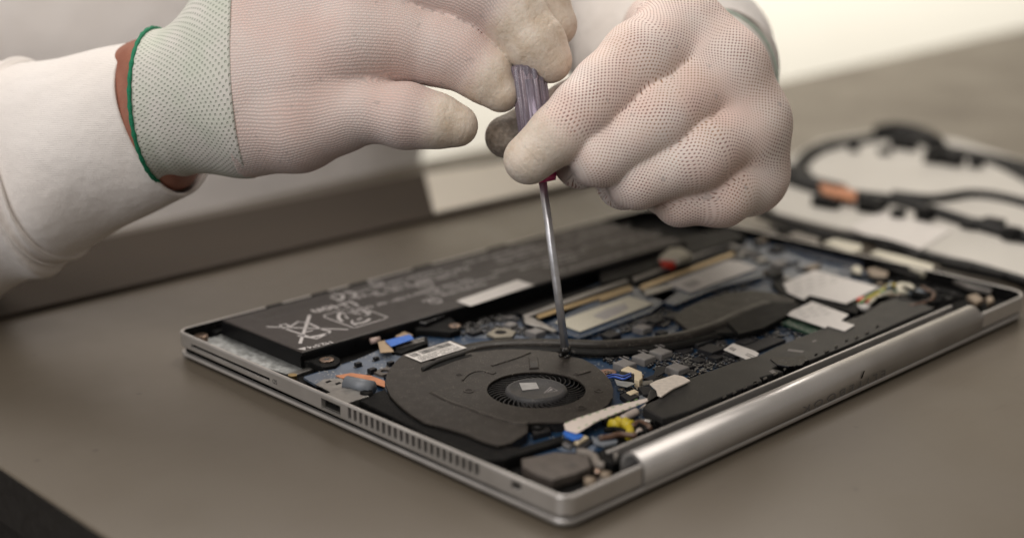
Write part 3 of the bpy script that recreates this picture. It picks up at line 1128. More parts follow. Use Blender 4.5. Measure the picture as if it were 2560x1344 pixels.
# pressed features of the plate
zf = FZ + 0.00018
for pts, w in ((Z2(1082, 372, 1160, 348, 1240, 322, 1300, 297), 0.0016), (Z2(918, 456, 945, 425, 990, 404, 1040, 402, 1085, 416, 1105, 410), 0.0013), (Z2(1568, 424, 1600, 415, 1642, 402), 0.0014)):
    w3 = [Vector((p.x, p.y, FZ)) for p in spline([Vector((a[0], a[1], 0)) for a in wpoly(pts, FZ)], 5)]
    tube("pressed_rib", w3, w * 0.42, M_fan, fan, 8, 0.7)
slab("pressed_notch", Z2(1292, 320, 1345, 318, 1352, 380, 1298, 384), FZ + 0.0005, 0.0006, M_fan, fan, 0.0003)
slab("notch_slot", Z2(1300, 350, 1340, 348, 1346, 376, 1306, 380), FZ + 0.00055, 0.0001, M_fan_dark, fan, 0)
for x, y, r_ in ((955, 512, 0.0022), (1590, 608, 0.0020), (1690, 512, 0.0018), (900, 420, 0.0012), (1560, 418, 0.0012)):
    c = at(*Z2(x, y)[0], FZ)
    bm = bmesh.new()
    add_prism(bm, circle(c[:2], r_, 24), FZ - 0.0001, FZ + 0.0002, 0.0001, circle(c[:2], r_ * 0.55, 20)[::-1])
    from_bm("plate_dimple", bm, M_fan, fan)
slab("fan_corner_pad", Z2(1298, 690, 1400, 676, 1420, 735, 1320, 760), FZ - 0.0018, 0.0040, M_fan_dark, fan, 0.0005)
slab("slot_opening", Z2(690, 402, 760, 362, 860, 322, 965, 303, 975, 314, 880, 340, 790, 375), FZ + 0.0001, 0.0001, M_black, fan, 0)
gr = [Vector((p[0], p[1], FZ + 0.0006)) for p in wpoly(Z2(695, 396, 760, 362, 840, 332, 930, 305), FZ)]
tube("foam_gasket", spline(gr, 5), 0.0010, mat("grainy_black_foam", (0.03, 0.028, 0.026, 1), 0.9, 0, 0.6, 2500, 0.0005, 1500), fan, 8, 0.8)
# raised step across the exhaust part of the plate
st = [Vector((p[0], p[1], FZ - 0.0001)) for p in wpoly(Z2(740, 520, 850, 575, 960, 612, 1060, 650, 1200, 690, 1290, 700), FZ)]
tube("plate_step", spline(st, 5), 0.0011, M_fan, fan, 8, 0.35)
# duct to the vents, cooling fins behind the grille
slab("exhaust_duct", Z2(320, 560, 480, 500, 560, 590, 700, 690, 950, 765, 1120, 822, 1240, 830, 1480, 760, 1500, 790, 1150, 900, 1040, 905, 800, 800), 0.0101, 0.0040, M_black, laptop, 0.0005)
# white bar-coded label and its holder
holder = slab("pipe_bracket", Z2(585, 305, 850, 225, 980, 270, 690, 372, 600, 380, 540, 345), FZ - 0.0003, 0.0020, M_fan, laptop)
lab = slab("barcode_label", Z2(592, 310, 848, 231, 942, 268, 684, 348), FZ + 0.0004, 0.00012, M_label, holder, 0)
bm = bmesh.new()
zt = FZ + 0.00046


def bil(q, s, t):
    a = Vector(q[0]) * (1 - s) + Vector(q[1]) * s
    b = Vector(q[3]) * (1 - s) + Vector(q[2]) * s
    return a * (1 - t) + b * t


qd = wpoly(Z2(592, 310, 848, 231, 942, 268, 684, 348), zt)
s_ = 0.05
rb = random.Random(3)
while s_ < 0.93:
    w_ = rb.choice((0.004, 0.006, 0.009, 0.013))
    if not 0.20 < s_ < 0.24:
        f = [bil(qd, s_, 0.05), bil(qd, s_ + w_, 0.05), bil(qd, s_ + w_, 0.42), bil(qd, s_, 0.42)]
        bm.faces.new([bm.verts.new((p.x, p.y, zt)) for p in f])
    s_ += w_ + rb.choice((0.005, 0.007, 0.010))
for row in range(5):
    s_ = 0.05
    while s_ < 0.92:
        w_ = rb.uniform(0.008, 0.03)
        if rb.random() < 0.85:
            t0 = 0.50 + row * 0.095
            f = [bil(qd, s_, t0), bil(qd, s_ + w_, t0), bil(qd, s_ + w_, t0 + 0.045), bil(qd, s_, t0 + 0.045)]
            bm.faces.new([bm.verts.new((p.x, p.y, zt)) for p in f])
        s_ += w_ + 0.008
from_bm("barcode_print", bm, M_ink, lab)

# heat pipe, sweeping from the fan to the cold plate
hp = wpoly(Z0(1090, 905, 1140, 880, 1200, 862, 1290, 855, 1400, 855, 1500, 858, 1600, 852, 1700, 838, 1790, 812, 1850, 785, 1920, 758), 0.0104)
tube("heat_pipe", spline([Vector((p[0], p[1], 0.0098)) for p in hp], 7), 0.0040, M_pipe, laptop, 16, 0.38)
hp2 = wpoly(Z0(1095, 918, 1150, 893, 1220, 877, 1300, 871, 1400, 873, 1500, 878, 1600, 872, 1700, 858, 1800, 833), 0.0094)
tube("heat_pipe_shelf", spline([Vector((p[0], p[1], 0.0090)) for p in hp2], 7), 0.0040, M_black, laptop, 14, 0.28)
slab("cold_plate", Z4(560, 720, 640, 640, 800, 570, 960, 520, 1160, 500, 1330, 520, 1500, 580, 1420, 640, 1250, 700, 960, 760, 700, 830), 0.0106, 0.0012, M_pipe, laptop, 0.0004)
slab("cold_plate_cover", Z4(960, 740, 1300, 590, 1540, 600, 1440, 690, 1250, 790, 1060, 840), 0.0112, 0.0022, M_black, laptop, 0.0004)
slab("cold_plate_arm", Z4(820, 790, 930, 745, 1060, 790, 1040, 830, 900, 830), 0.0104, 0.0018, M_black, laptop, 0.0004)

# memory modules
for zz, name, board, stick, slot in (
        (Z3, 0, (1180, 1050, 1480, 900, 1850, 760, 2230, 790, 2000, 960, 1430, 1170, 1260, 1110), (1240, 1040, 1830, 830, 2030, 890, 1440, 1115), (930, 960, 1400, 800, 1840, 660, 1850, 720, 1450, 890, 1080, 1010)),
        (Z4, 1, (300, 520, 520, 420, 1020, 240, 1230, 310, 1240, 400, 900, 480, 560, 620), (515, 455, 1010, 262, 1200, 335, 690, 520), (0, 420, 230, 340, 1010, 80, 1060, 140, 1010, 215, 240, 470, 20, 560))):
    ram = slab("memory_module", zz(*board), 0.0092, 0.0010, M_pcb, laptop, 0)
    slab("memory_sticker", zz(*stick), 0.0098, 0.0003, M_cream if name == 0 else M_label, ram, 0)
    slab("memory_slot", zz(*slot), 0.0094, 0.0030, M_black, laptop, 0.0003)
bm = bmesh.new()
zt = 0.00985
o_ = at(*Z3(1890, 1000)[0], zt)
d_ = at(*Z3(1600, 1090)[0], zt) - o_
text_bm(bm, "WWC", 0.0085, at(*Z4(315, 720)[0], ZB + 0.0006)[:2], d_[:2], ZB + 0.0006)
from_bm("board_lettering", bm, mat("pale_blue_print", (0.25, 0.30, 0.36, 1), 0.5), mb)
slab("sticker_smudge", Z3(1540, 990, 1660, 930, 1800, 890, 1830, 930, 1640, 1020), 0.0099, 0.00003, mat("grey_smudge", (0.36, 0.34, 0.33, 1), 0.6), laptop, 0)
slab("sticker_patch", Z4(620, 460, 720, 420, 780, 450, 690, 490), 0.0099, 0.00003, mat("grey_smudge", (0.36, 0.34, 0.33, 1)), laptop, 0)
for zz, pts in ((Z3, (1090, 985, 1250, 930, 1840, 745, 1845, 765, 1260, 960, 1110, 1010)), (Z4, (300, 470, 1010, 215, 1030, 232, 320, 500)), (Z4, (0, 560, 240, 475, 250, 500, 0, 590))):
    slab("contact_strip", zz(*pts), 0.0098, 0.0004, M_gold, laptop, 0)
for zz, pts in ((Z3, (980, 985, 1400, 830, 1820, 690, 1830, 710, 1410, 860, 1010, 1000)), (Z4, (240, 400, 1000, 120, 1010, 145, 260, 430))):
    slab("slot_rail", zz(*pts), 0.0101, 0.0008, M_alu_dark, laptop, 0.0002)
slab("slot_lever", Z3(985, 990, 1060, 1000, 1180, 1060, 1260, 1105, 1235, 1115, 1120, 1075, 1000, 1045), 0.0100, 0.0010, M_tin, laptop, 0.0003)
slab("slot_lever", Z4(330, 500, 420, 480, 540, 460, 560, 480, 440, 520, 350, 545), 0.0100, 0.0010, M_tin, laptop, 0.0003)

# loudspeaker box beside the hinge
spk = slab("speaker_box", Z4(380, 1260, 640, 1190, 1000, 1060, 1210, 1000, 1330, 940, 1500, 870, 1740, 780, 2000, 690, 2138, 600, 2300, 540, 2560, 640, 2400, 700, 2060, 850, 1800, 960,
                                1600, 1040, 1380, 1060, 1320, 1100, 1400, 1120, 1220, 1170, 1240, 1195, 900, 1330, 700, 1420, 480, 1480, 330, 1400), 0.0108, 0.0046, M_speaker, laptop, 0.0005)
(lambda *a: None)("speaker_front", Z4(400, 1290, 660, 1195, 960, 1090, 990, 1110, 760, 1240, 560, 1340, 420, 1360), 0.0111, 0.0004, M_black, spk, 0.0003)
ov = at(*Z4(1415, 1040)[0], 0.0109)
bm = bmesh.new()
add_prism(bm, wpoly(Z4(1300, 1030, 1330, 1012, 1400, 1006, 1480, 1012, 1560, 1000, 1590, 1030, 1540, 1075, 1440, 1085, 1350, 1070), 0.0112), 0.0104, 0.0112, 0.0002)
from_bm("sound_port", bm, M_black_gloss, spk)
rt = random.Random(5)
for i in range(16):
    x = 930 + i * 78
    y = 1330 - (x - 930) * 0.455
    w_ = rt.uniform(18, 34)
    slab("wire_clip", Z4(x, y - 16, x + w_, y - 30, x + w_ + 8, y - 12, x + 8, y + 4), 0.0114 if i % 3 else 0.0108, 0.0030, M_black_gloss, laptop, 0.0002)
slab("cable_gutter", Z4(330, 1420, 900, 1340, 1240, 1200, 1600, 1050, 2138, 830, 2560, 660, 2570, 680, 2138, 860, 1300, 1230, 500, 1560), 0.0085, 0.0020, M_black, laptop)
for pts in (Z4(1290, 1120, 1320, 1110, 1350, 1135, 1325, 1145), Z4(1620, 890, 1650, 880, 1655, 890, 1625, 902), Z4(1440, 950, 1560, 965, 1545, 980, 1430, 965)):
    slab("moulded_label", pts, 0.01085, 0.0001, mat("faint_relief", (0.13, 0.12, 0.115, 1), 0.5), spk, 0)

rs = random.Random(31)
for i in range(34):
    x, y = rs.uniform(1800, 2060), rs.uniform(600, 700)
    if abs((y - 650) - (x - 1930) * 0.28) > 42:
        continue
    q = at(x, y, 0.0085)
    a_, b_ = rs.uniform(0.001, 0.0045), rs.uniform(0.001, 0.0035)
    uvbox("rear_component", q.x - a_, q.y - b_, q.x + a_, q.y + b_, ZB + 0.0004, ZB + rs.uniform(0.001, 0.0028), rs.choice((M_chip, M_chip, M_ind, M_tin, M_pcb, M_ceram)), mb, 0.0002)
# radio card and white labels
slab("radio_card", Z4(1310, 450, 1420, 400, 1500, 420, 1640, 500, 2000, 620, 1960, 680, 1800, 640, 1420, 560), 0.0090, 0.0016, M_black, laptop)
slab("radio_card_label", Z4(1400, 450, 1640, 348, 2130, 480, 1880, 605, 1600, 540, 1555, 575, 1430, 520), 0.0100, 0.0003, M_label, laptop, 0)
slab("drive_board", Z4(1330, 730, 1440, 690, 1750, 800, 1620, 840), 0.0092, 0.0010, M_pcbg, laptop, 0)
slab("drive_label", Z4(1415, 685, 1620, 590, 1900, 690, 1840, 735, 1945, 770, 1870, 815, 1740, 775, 1720, 790), 0.0112, 0.0003, M_label, laptop, 0)
slab("small_white_tag", Z4(945, 955, 1015, 908, 1180, 965, 1215, 985, 1195, 1010, 1140, 1040, 1100, 1020), 0.0106, 0.0003, M_label, laptop, 0)
bm = bmesh.new()
zt = 0.01064
qd = wpoly(Z4(990, 945, 1030, 922, 1120, 965, 1080, 990), zt)
rb = random.Random(9)
for i in range(7):
    for j in range(7):
        if rb.random() < 0.5:
            f = [bil(qd, i / 7, j / 7), bil(qd, (i + 1) / 7, j / 7), bil(qd, (i + 1) / 7, (j + .7) / 7), bil(qd, i / 7, (j + .7) / 7)]
from_bm("tag_print", bm, M_ink, laptop) if False else bm.free()
strokes("tag_lettering", [(Z4(1010 + 14 * i, 938 + 7 * i, 985 + 14 * i, 952 + 7 * i), 0.0005) for i in range(3)] + [(Z4(1120, 985, 1180, 1008), 0.0005), (Z4(1110, 995, 1165, 1018), 0.0005)], 0.01066, M_ink, laptop)
strokes("card_print", [([(1985 + 30 * i, 715 - 9 * i + 9 * j), (2005 + 30 * i, 710 - 9 * i + 9 * j)], 0.0007) for i in range(5) for j in range(-1, 3)], 0.01003, mat("faint_ink", (0.30, 0.29, 0.28, 1), 0.6), laptop)
strokes("drive_print", [([(1990 + 26 * i + 8 * j, 778 - 4 * i + 8 * j), (2008 + 26 * i + 8 * j, 774 - 4 * i + 8 * j)], 0.0006) for i in range(3) for j in range(3)], 0.01123, mat("faint_ink", (0.3, 0.29, 0.28, 1)), laptop)
# white cloth strap and ribbon cable
cl = slab("cloth_strap", Z4(380, 1215, 430, 1190, 570, 1145, 640, 1160, 690, 1190, 640, 1215, 560, 1250, 470, 1310, 440, 1300, 430, 1260), 0.0120, 0.0006, M_cloth, laptop, 0.0002)
slab("cloth_strap_end", Z4(380, 1340, 440, 1305, 480, 1310, 430, 1344, 300, 1400), 0.0108, 0.0006, M_cloth, laptop, 0.0002)
rbz = 0.0118
rib_px = Z6(332, 480, 420, 440, 560, 395, 700, 345, 850, 312, 960, 285, 970, 305, 860, 350, 720, 402, 580, 460, 450, 540, 430, 550, 345, 525)
rcab = slab("ribbon_cable", rib_px, rbz, 0.0003, M_ribbon, laptop, 0)
strokes("ribbon_dots", [(Z6(x, y, x + 22, y - 8), 0.0006) for x, y in [(345 + 58 * i, 472 - 19 * i) for i in range(10)]] +
        [(Z6(x, y, x + 16, y - 6), 0.0006) for x, y in [(440 + 55 * i, 512 - 22 * i) for i in range(9)]], rbz + 0.00005, M_green, rcab)
slab("ribbon_tab", Z6(325, 545, 350, 525, 430, 548, 480, 565, 455, 590, 400, 600, 345, 575), 0.0112, 0.0004, M_blue, laptop, 0)
slab("ribbon_socket", Z6(410, 610, 480, 565, 520, 578, 440, 625), 0.0104, 0.0016, M_socket, laptop)
slab("ribbon_socket_base", Z6(415, 630, 520, 585, 560, 600, 480, 665, 420, 670), 0.0094, 0.0020, M_chip, laptop)
slab("silver_lug", Z6(310, 610, 360, 595, 410, 620, 380, 660, 330, 640), 0.0096, 0.0014, M_tin, laptop)
slab("corner_board", Z6(60, 720, 200, 650, 330, 600, 560, 560, 740, 600, 720, 650, 560, 690, 380, 700, 200, 725), 0.0080, 0.0010, M_pcb, laptop, 0)
slab("corner_board_label", Z6(280, 665, 400, 640, 600, 640, 540, 700, 330, 690), 0.0083, 0.0001, mat("pale_blue_gloss", (0.12, 0.15, 0.20, 1), 0.25), laptop, 0)
slab("silver_wire_guide", Z6(540, 570, 640, 610, 740, 600, 735, 620, 640, 640, 560, 620), 0.0098, 0.0010, M_grey_tape, laptop)
slab("hinge_bracket", Z6(10, 740, 120, 720, 260, 690, 430, 700, 520, 730, 540, 800, 430, 850, 360, 870, 250, 905, 120, 860, 20, 800), 0.0098, 0.0030, M_brown, laptop, 0.0006)
c = at(*Z6(400, 790)[0], 0.0099)
screw(1432, 1161, 0.0100, 0.0022, laptop, M_brown, "dark_screw")
tube("hinge_cable", spline([at(*q, 0.0094) for q in Z6(430, 700, 500, 705, 560, 735, 590, 790, 640, 800)], 6), 0.0016, mat("greyish_cable", (0.16, 0.14, 0.12, 1), 0.5), laptop)
for x, y, r_, m in ((530, 895, 0.0020, M_ceram), (650, 850, 0.0018, M_ceram), (590, 820, 0.0014, M_bronze), (620, 900, 0.0015, M_brown)):
    a = at(*Z6(x, y)[0], 0.0088)
    tube("hinge_stud", [a, a - Vector((0, 0, 0.0028))], r_, m, laptop, 14)
slab("hinge_block", Z6(590, 690, 660, 650, 730, 655, 745, 700, 700, 780, 620, 760), 0.0112, 0.0046, M_black, laptop, 0.0006)
slab("hinge_block_foot", Z6(700, 690, 735, 680, 745, 720, 715, 750), 0.0116, 0.0020, M_tin, laptop, 0.0005)
# yellow sleeve on a cable bundle
tube("yellow_sleeve", spline([at(*q, 0.0104) for q in Z6(700, 500, 740, 478, 790, 480, 830, 500)], 4), [0.0022 + 0.0004 * math.sin(i * 1.7) for i in range(13)], M_yellow, laptop, 12)
tube("yellow_sleeve", spline([at(*q, 0.0100) for q in Z6(820, 500, 832, 540, 828, 580)], 4), 0.0016, M_yellow, laptop, 12)
for k, (m, pts) in enumerate(((M_black, (640, 530, 720, 520, 800, 540, 900, 500, 1000, 470)), (M_black, (860, 470, 920, 500, 960, 540, 900, 560)), (mat("brown_wire", (0.10, 0.055, 0.035, 1), 0.3), (850, 500, 900, 470, 960, 490, 980, 520)),
                              (mat("dirty_white_wire", (0.42, 0.36, 0.32, 1), 0.5), (780, 445, 830, 415, 880, 390)), (M_tin, (900, 470, 940, 462, 990, 470)), (mat("brown_wire", (0.1, 0.05, 0.03, 1)), (600, 590, 680, 580, 760, 560, 880, 570)),
                              (mat("dirty_white_wire", (0.42, 0.36, 0.32, 1), 0.5), (890, 560, 905, 530, 915, 560)))):
    tube("cable", spline([at(*q, 0.0098 + 0.0004 * (k % 3)) for q in Z6(*pts)], 5), 0.0011 if k != 3 else 0.0016, m, laptop, 8)
for pts in ((1000, 320, 1080, 300, 1100, 340, 1060, 380, 1000, 360), (980, 380, 1100, 370, 1150, 400, 1060, 450), (600, 400, 700, 380, 900, 370, 760, 440, 640, 470)):
    slab("black_bracket", Z6(*pts), 0.0090, 0.0030, M_black_gloss, laptop, 0.0005)

# connector by the fan with its blue wires
conn = slab("fan_connector", Z4(180, 1095, 215, 1080, 320, 1125, 325, 1170, 300, 1192, 262, 1180, 262, 1130, 160, 1108), 0.0106, 0.0030, M_socket, laptop, 0.0003)
slab("connector_mouth", Z4(150, 1110, 262, 1135, 262, 1185, 150, 1160), 0.0099, 0.0024, M_chip, conn, 0.0002)
for k in range(3):
    tube("fan_wire", spline([at(*q, 0.0098 + 0.0003 * k) for q in Z4(235, 1140 + 9 * k, 180, 1160 + 10 * k, 110, 1148 + 8 * k, 40, 1165 + 7 * k)], 5), 0.00045,
         (mat("blue_wire", (0.04, 0.10, 0.42, 1), 0.35), M_black, mat("blue_wire", (0.04, 0.10, 0.42, 1)))[k], laptop, 8)
slab("grey_mylar", Z4(110, 1180, 160, 1195, 240, 1205, 270, 1215, 210, 1240, 130, 1225), 0.0096, 0.0003, mat("greyish_mylar", (0.30, 0.30, 0.28, 1), 0.35), laptop, 0)
c = at(*Z4(60, 1125)[0], 0.0092)
bm = bmesh.new()
add_prism(bm, circle(c[:2], 0.0034, 28), 0.0085, 0.0092, 0.0002, circle(c[:2], 0.0014, 18)[::-1])
from_bm("copper_ring", bm, mat("dull_copper", (0.30, 0.17, 0.12, 1), 0.4, 0.6), laptop)
screw(*Z2(1745, 405)[0], 0.0098, 0.0015, laptop, M_bronze)
screw(*Z2(1342, 715)[0], 0.0100, 0.0022, laptop, M_black)
for k, (pts, m) in enumerate(((Z4(200, 1280, 260, 1255, 295, 1275, 235, 1300), M_socket), (Z4(150, 1300, 230, 1265, 300, 1310, 220, 1350), M_chip), (Z4(290, 1240, 380, 1235, 440, 1290, 330, 1300), M_chip),
                              (Z4(300, 1200, 400, 1185, 420, 1210, 330, 1230), M_tin), (Z4(260, 1310, 330, 1300, 360, 1330, 290, 1344), M_grey_tape))):
    slab("board_socket", pts, 0.0100 - 0.0004 * k, 0.0018, m, mb, 0.0003)
slab("black_mylar_flap", Z4(410, 1150, 425, 1088, 505, 1080, 490, 1130, 440, 1160), 0.0112, 0.0003, M_chip, laptop, 0)
slab("screw_boss", Z3(690, 1130, 760, 1085, 850, 1085, 930, 1110, 900, 1150, 760, 1160), 0.0088, 0.0012, mat("tan_pad", (0.20, 0.18, 0.14, 1), 0.5, 0.4), mb, 0.0003)
c = at(*Z3(805, 1116)[0], 0.0090)
bm = bmesh.new()
add_prism(bm, circle(c[:2], 0.0026, 24), 0.0086, 0.00885)
from_bm("screw_hole", bm, M_black, mb)

# chokes and chips whose places can be seen
chokes = [(Z4(190, 1050)[0], 1), (Z4(335, 1000)[0], 1), (Z4(463, 960)[0], 1), (Z4(590, 1080)[0], 1), (Z3(1085, 1095)[0], 0.9), (Z4(325, 770)[0], 0.9), (Z3(885, 1030)[0], 0.7)]
for (p, s) in chokes:
    c = at(*p, 0.0106)
    h = 0.0034 * s
    ch = uvbox("choke", c.x - h, c.y - h, c.x + h, c.y + h, ZB + 0.0001, ZB + 0.0001 + 0.0030 * s, M_ind, mb, 0.0004)
    uvbox("solder_foot", c.x + h - 0.0001, c.y - h * 0.5, c.x + h + 0.0003, c.y + h * 0.5, ZB + 0.0001, ZB + 0.0013, M_tin, ch, 0.0001)
    uvbox("solder_foot", c.x - h * 0.5, c.y - h - 0.0003, c.x + h * 0.5, c.y - h + 0.0001, ZB + 0.0001, ZB + 0.0013, M_tin, ch, 0.0001)
    strokes("choke_print", [([(p[0] - 14, p[1] - 12), (p[0] + 2, p[1] - 6)], 0.0005), ([(p[0] - 4, p[1] - 14), (p[0] + 10, p[1] - 9)], 0.0005)], ZB + 0.0001 + 0.0030 * s + 0.00004, M_printdim, ch)
for (p, a, b, hh) in ((Z4(770, 880)[0], 0.0085, 0.0048, 0.0022), (Z4(850, 945)[0], 0.0060, 0.0050, 0.0026), (Z4(640, 960)[0], 0.0040, 0.0040, 0.0012), (Z4(1110, 890)[0], 0.0050, 0.0036, 0.0020),
                      (Z4(750, 1030)[0], 0.0036, 0.0034, 0.0012), (Z4(1240, 910)[0], 0.0150, 0.0052, 0.0016), (Z4(430, 1170)[0], 0.0050, 0.0040, 0.0012), (Z4(700, 1130)[0], 0.0024, 0.0030, 0.0010),
                      (Z4(1050, 1080)[0], 0.0040, 0.0030, 0.0020), (Z4(560, 690)[0], 0.0060, 0.0040, 0.0018), (Z4(420, 730)[0], 0.0040, 0.0034, 0.0020), (Z4(90, 840)[0], 0.0046, 0.0032, 0.0022), (Z4(660, 1080)[0], 0.0030, 0.0030, 0.0016), (Z4(880, 1010)[0], 0.0030, 0.0030, 0.0018), (Z4(1010, 990)[0], 0.0026, 0.0034, 0.0018), (Z3(600, 1110)[0], 0.0040, 0.0026, 0.0018), (Z3(1990, 1010)[0], 0.0050, 0.0036, 0.0018), (Z4(470, 820)[0], 0.0030, 0.0024, 0.0018), (Z3(1670, 1130)[0], 0.0040, 0.0030, 0.0016)):
    c = at(*p, ZB + hh)
    uvbox("chip", c.x - a / 2 * 1.5, c.y - b / 2 * 1.5, c.x + a / 2 * 1.5, c.y + b / 2 * 1.5, ZB + 0.0001, ZB + hh, M_chip, mb, 0.0002)
for (p, s) in ((Z2(328, 357)[0], 0.0026), (Z2(430, 322)[0], 0.0022), (Z2(408, 396)[0], 0.0032), (Z2(512, 352)[0], 0.0026)):
    c = at(*p, ZB + 0.0022)
    k = uvbox("diode", c.x - s / 2, c.y - s / 2 * 0.7, c.x + s / 2, c.y + s / 2 * 0.7, ZB + 0.0008, ZB + 0.0008 + s * 0.7, M_chip, sb, 0.0002)
    uvbox("solder_foot", c.x - s / 2 - 0.0007, c.y - s * 0.25, c.x - s / 2 + 0.0001, c.y + s * 0.25, ZB + 0.0008, ZB + 0.0012, M_tin, k, 0)
    uvbox("solder_foot", c.x + s / 2 - 0.0001, c.y - s * 0.25, c.x + s / 2 + 0.0007, c.y + s * 0.25, ZB + 0.0008, ZB + 0.0012, M_tin, k, 0)
c = at(*Z2(480, 402)[0], 0.0088)
bm = bmesh.new()
add_prism(bm, rrect(c.x - 0.004, c.y - 0.003, c.x + 0.004, c.y + 0.003, 0.001), ZB + 0.0008, 0.0090, 0.0002, circle(c[:2], 0.0018, 20)[::-1])
from_bm("hole_surround", bm, M_brown, sb)

# scattered small surface-mounted parts: the nearest 90 singly, the rest as one mass
regions = [Z3(330, 1150, 560, 1050, 760, 1000, 900, 1000, 700, 1080, 560, 1150), Z3(1300, 1120, 1420, 1180, 1660, 1165, 1900, 1060, 2080, 980, 2230, 900, 2240, 840, 1480, 1140), Z4(240, 660, 560, 560, 900, 490, 1180, 430, 1180, 480, 800, 560, 560, 650, 520, 780, 300, 820), Z4(1480, 830, 1640, 830, 1740, 790, 1500, 880), Z7(1240, 760, 1400, 720, 1750, 830, 2000, 860, 1900, 940, 1500, 940), Z4(20, 1000, 100, 960, 600, 910, 960, 880, 1000, 1050, 700, 1180, 620, 1160, 480, 1150, 300, 1060, 120, 1090, 40, 1060), Z4(640, 1130, 760, 1060, 960, 1010, 1110, 1050, 800, 1160, 660, 1190),
           Z3(560, 1140, 720, 1060, 900, 1010, 1100, 1060, 1200, 1130, 1000, 1160), Z3(1640, 1150, 1900, 1010, 2060, 960, 2180, 960, 2150, 1050, 1900, 1120), Z4(120, 1180, 300, 1160, 420, 1200, 360, 1330, 160, 1330),
           Z4(920, 840, 1040, 800, 1440, 800, 1480, 860, 1100, 900, 980, 880)]


def inside(p, poly):
    r = False
    j = len(poly) - 1
    for i in range(len(poly)):
        if (poly[i][1] > p[1]) != (poly[j][1] > p[1]) and p[0] < (poly[j][0] - poly[i][0]) * (p[1] - poly[i][1]) / (poly[j][1] - poly[i][1]) + poly[i][0]:
            r = not r
        j = i
    return r


def smd_bm(kind):
    bm = bmesh.new()
    a, b, h = ((0.0011, 0.0006, 0.0006), (0.0016, 0.0009, 0.0009), (0.0021, 0.0013, 0.0008))[kind % 3]
    add_prism(bm, [(-a / 2, -b / 2), (a / 2, -b / 2), (a / 2, b / 2), (-a / 2, b / 2)], 0, h, 0.00008)
    for sx in (-1, 1):
        x0, x1 = sorted((sx * a * 0.36, sx * a * 0.56))
        add_prism(bm, [(x0, -b * 0.53), (x1, -b * 0.53), (x1, b * 0.53), (x0, b * 0.53)], 0, h * 1.05, 0.00005, None, 1)
    return bm


smd_meshes = []
for kind in range(6):
    bm = smd_bm(kind)
    me = bpy.data.meshes.new("surface_component")
    bmesh.ops.recalc_face_normals(bm, faces=bm.faces[:])
    bm.to_mesh(me)
    bm.free()
    me.materials.append((M_ceram, M_chip, M_ceram, M_chip, M_tin, M_chip)[kind])
    me.materials.append(M_solder)
    smd_meshes.append(me)
spots = []
rs = random.Random(21)
for ri, reg in enumerate(regions):
    wp = wpoly(reg, ZB)
    us = [p[0] for p in wp]
    vs_ = [p[1] for p in wp]
    area_ = abs(sum(wp[i][0] * wp[i - 1][1] - wp[i - 1][0] * wp[i][1] for i in range(len(wp)))) / 2
    cnt = int(area_ / (0.0018 ** 2))
    for _ in range(cnt * 2):
        p = (rs.uniform(min(us), max(us)), rs.uniform(min(vs_), max(vs_)))
        if inside(p, wp) and all((p[0] - q[0]) ** 2 + (p[1] - q[1]) ** 2 > 0.0013 ** 2 for q in spots):
            spots.append(p)
spots.sort(key=lambda p: (Vector((p[0], p[1], ZB)) - CAM).length)
bmrest = bmesh.new()
for i, p in enumerate(spots):
    kind = rs.choice((0, 1, 1, 2, 3, 3, 4, 4, 5, 1))
    rot = rs.choice((0, 0, math.pi / 2))
    if i < 90:
        o = link("surface_component", smd_meshes[kind], None, mb)
        o.location = (p[0], p[1], ZB + 0.00005)
        o.rotation_euler = (0, 0, rot)
    else:
        tmpm = smd_meshes[kind].copy()
        tmpm.transform(Matrix.Translation((p[0], p[1], ZB + 0.00005)) @ Matrix.Rotation(rot, 4, 'Z'))
        bmrest.from_mesh(tmpm)
        bpy.data.meshes.remove(tmpm)
o = from_bm("surface_components", bmrest, [M_chip, M_solder], mb)
o['kind'] = 'stuff'

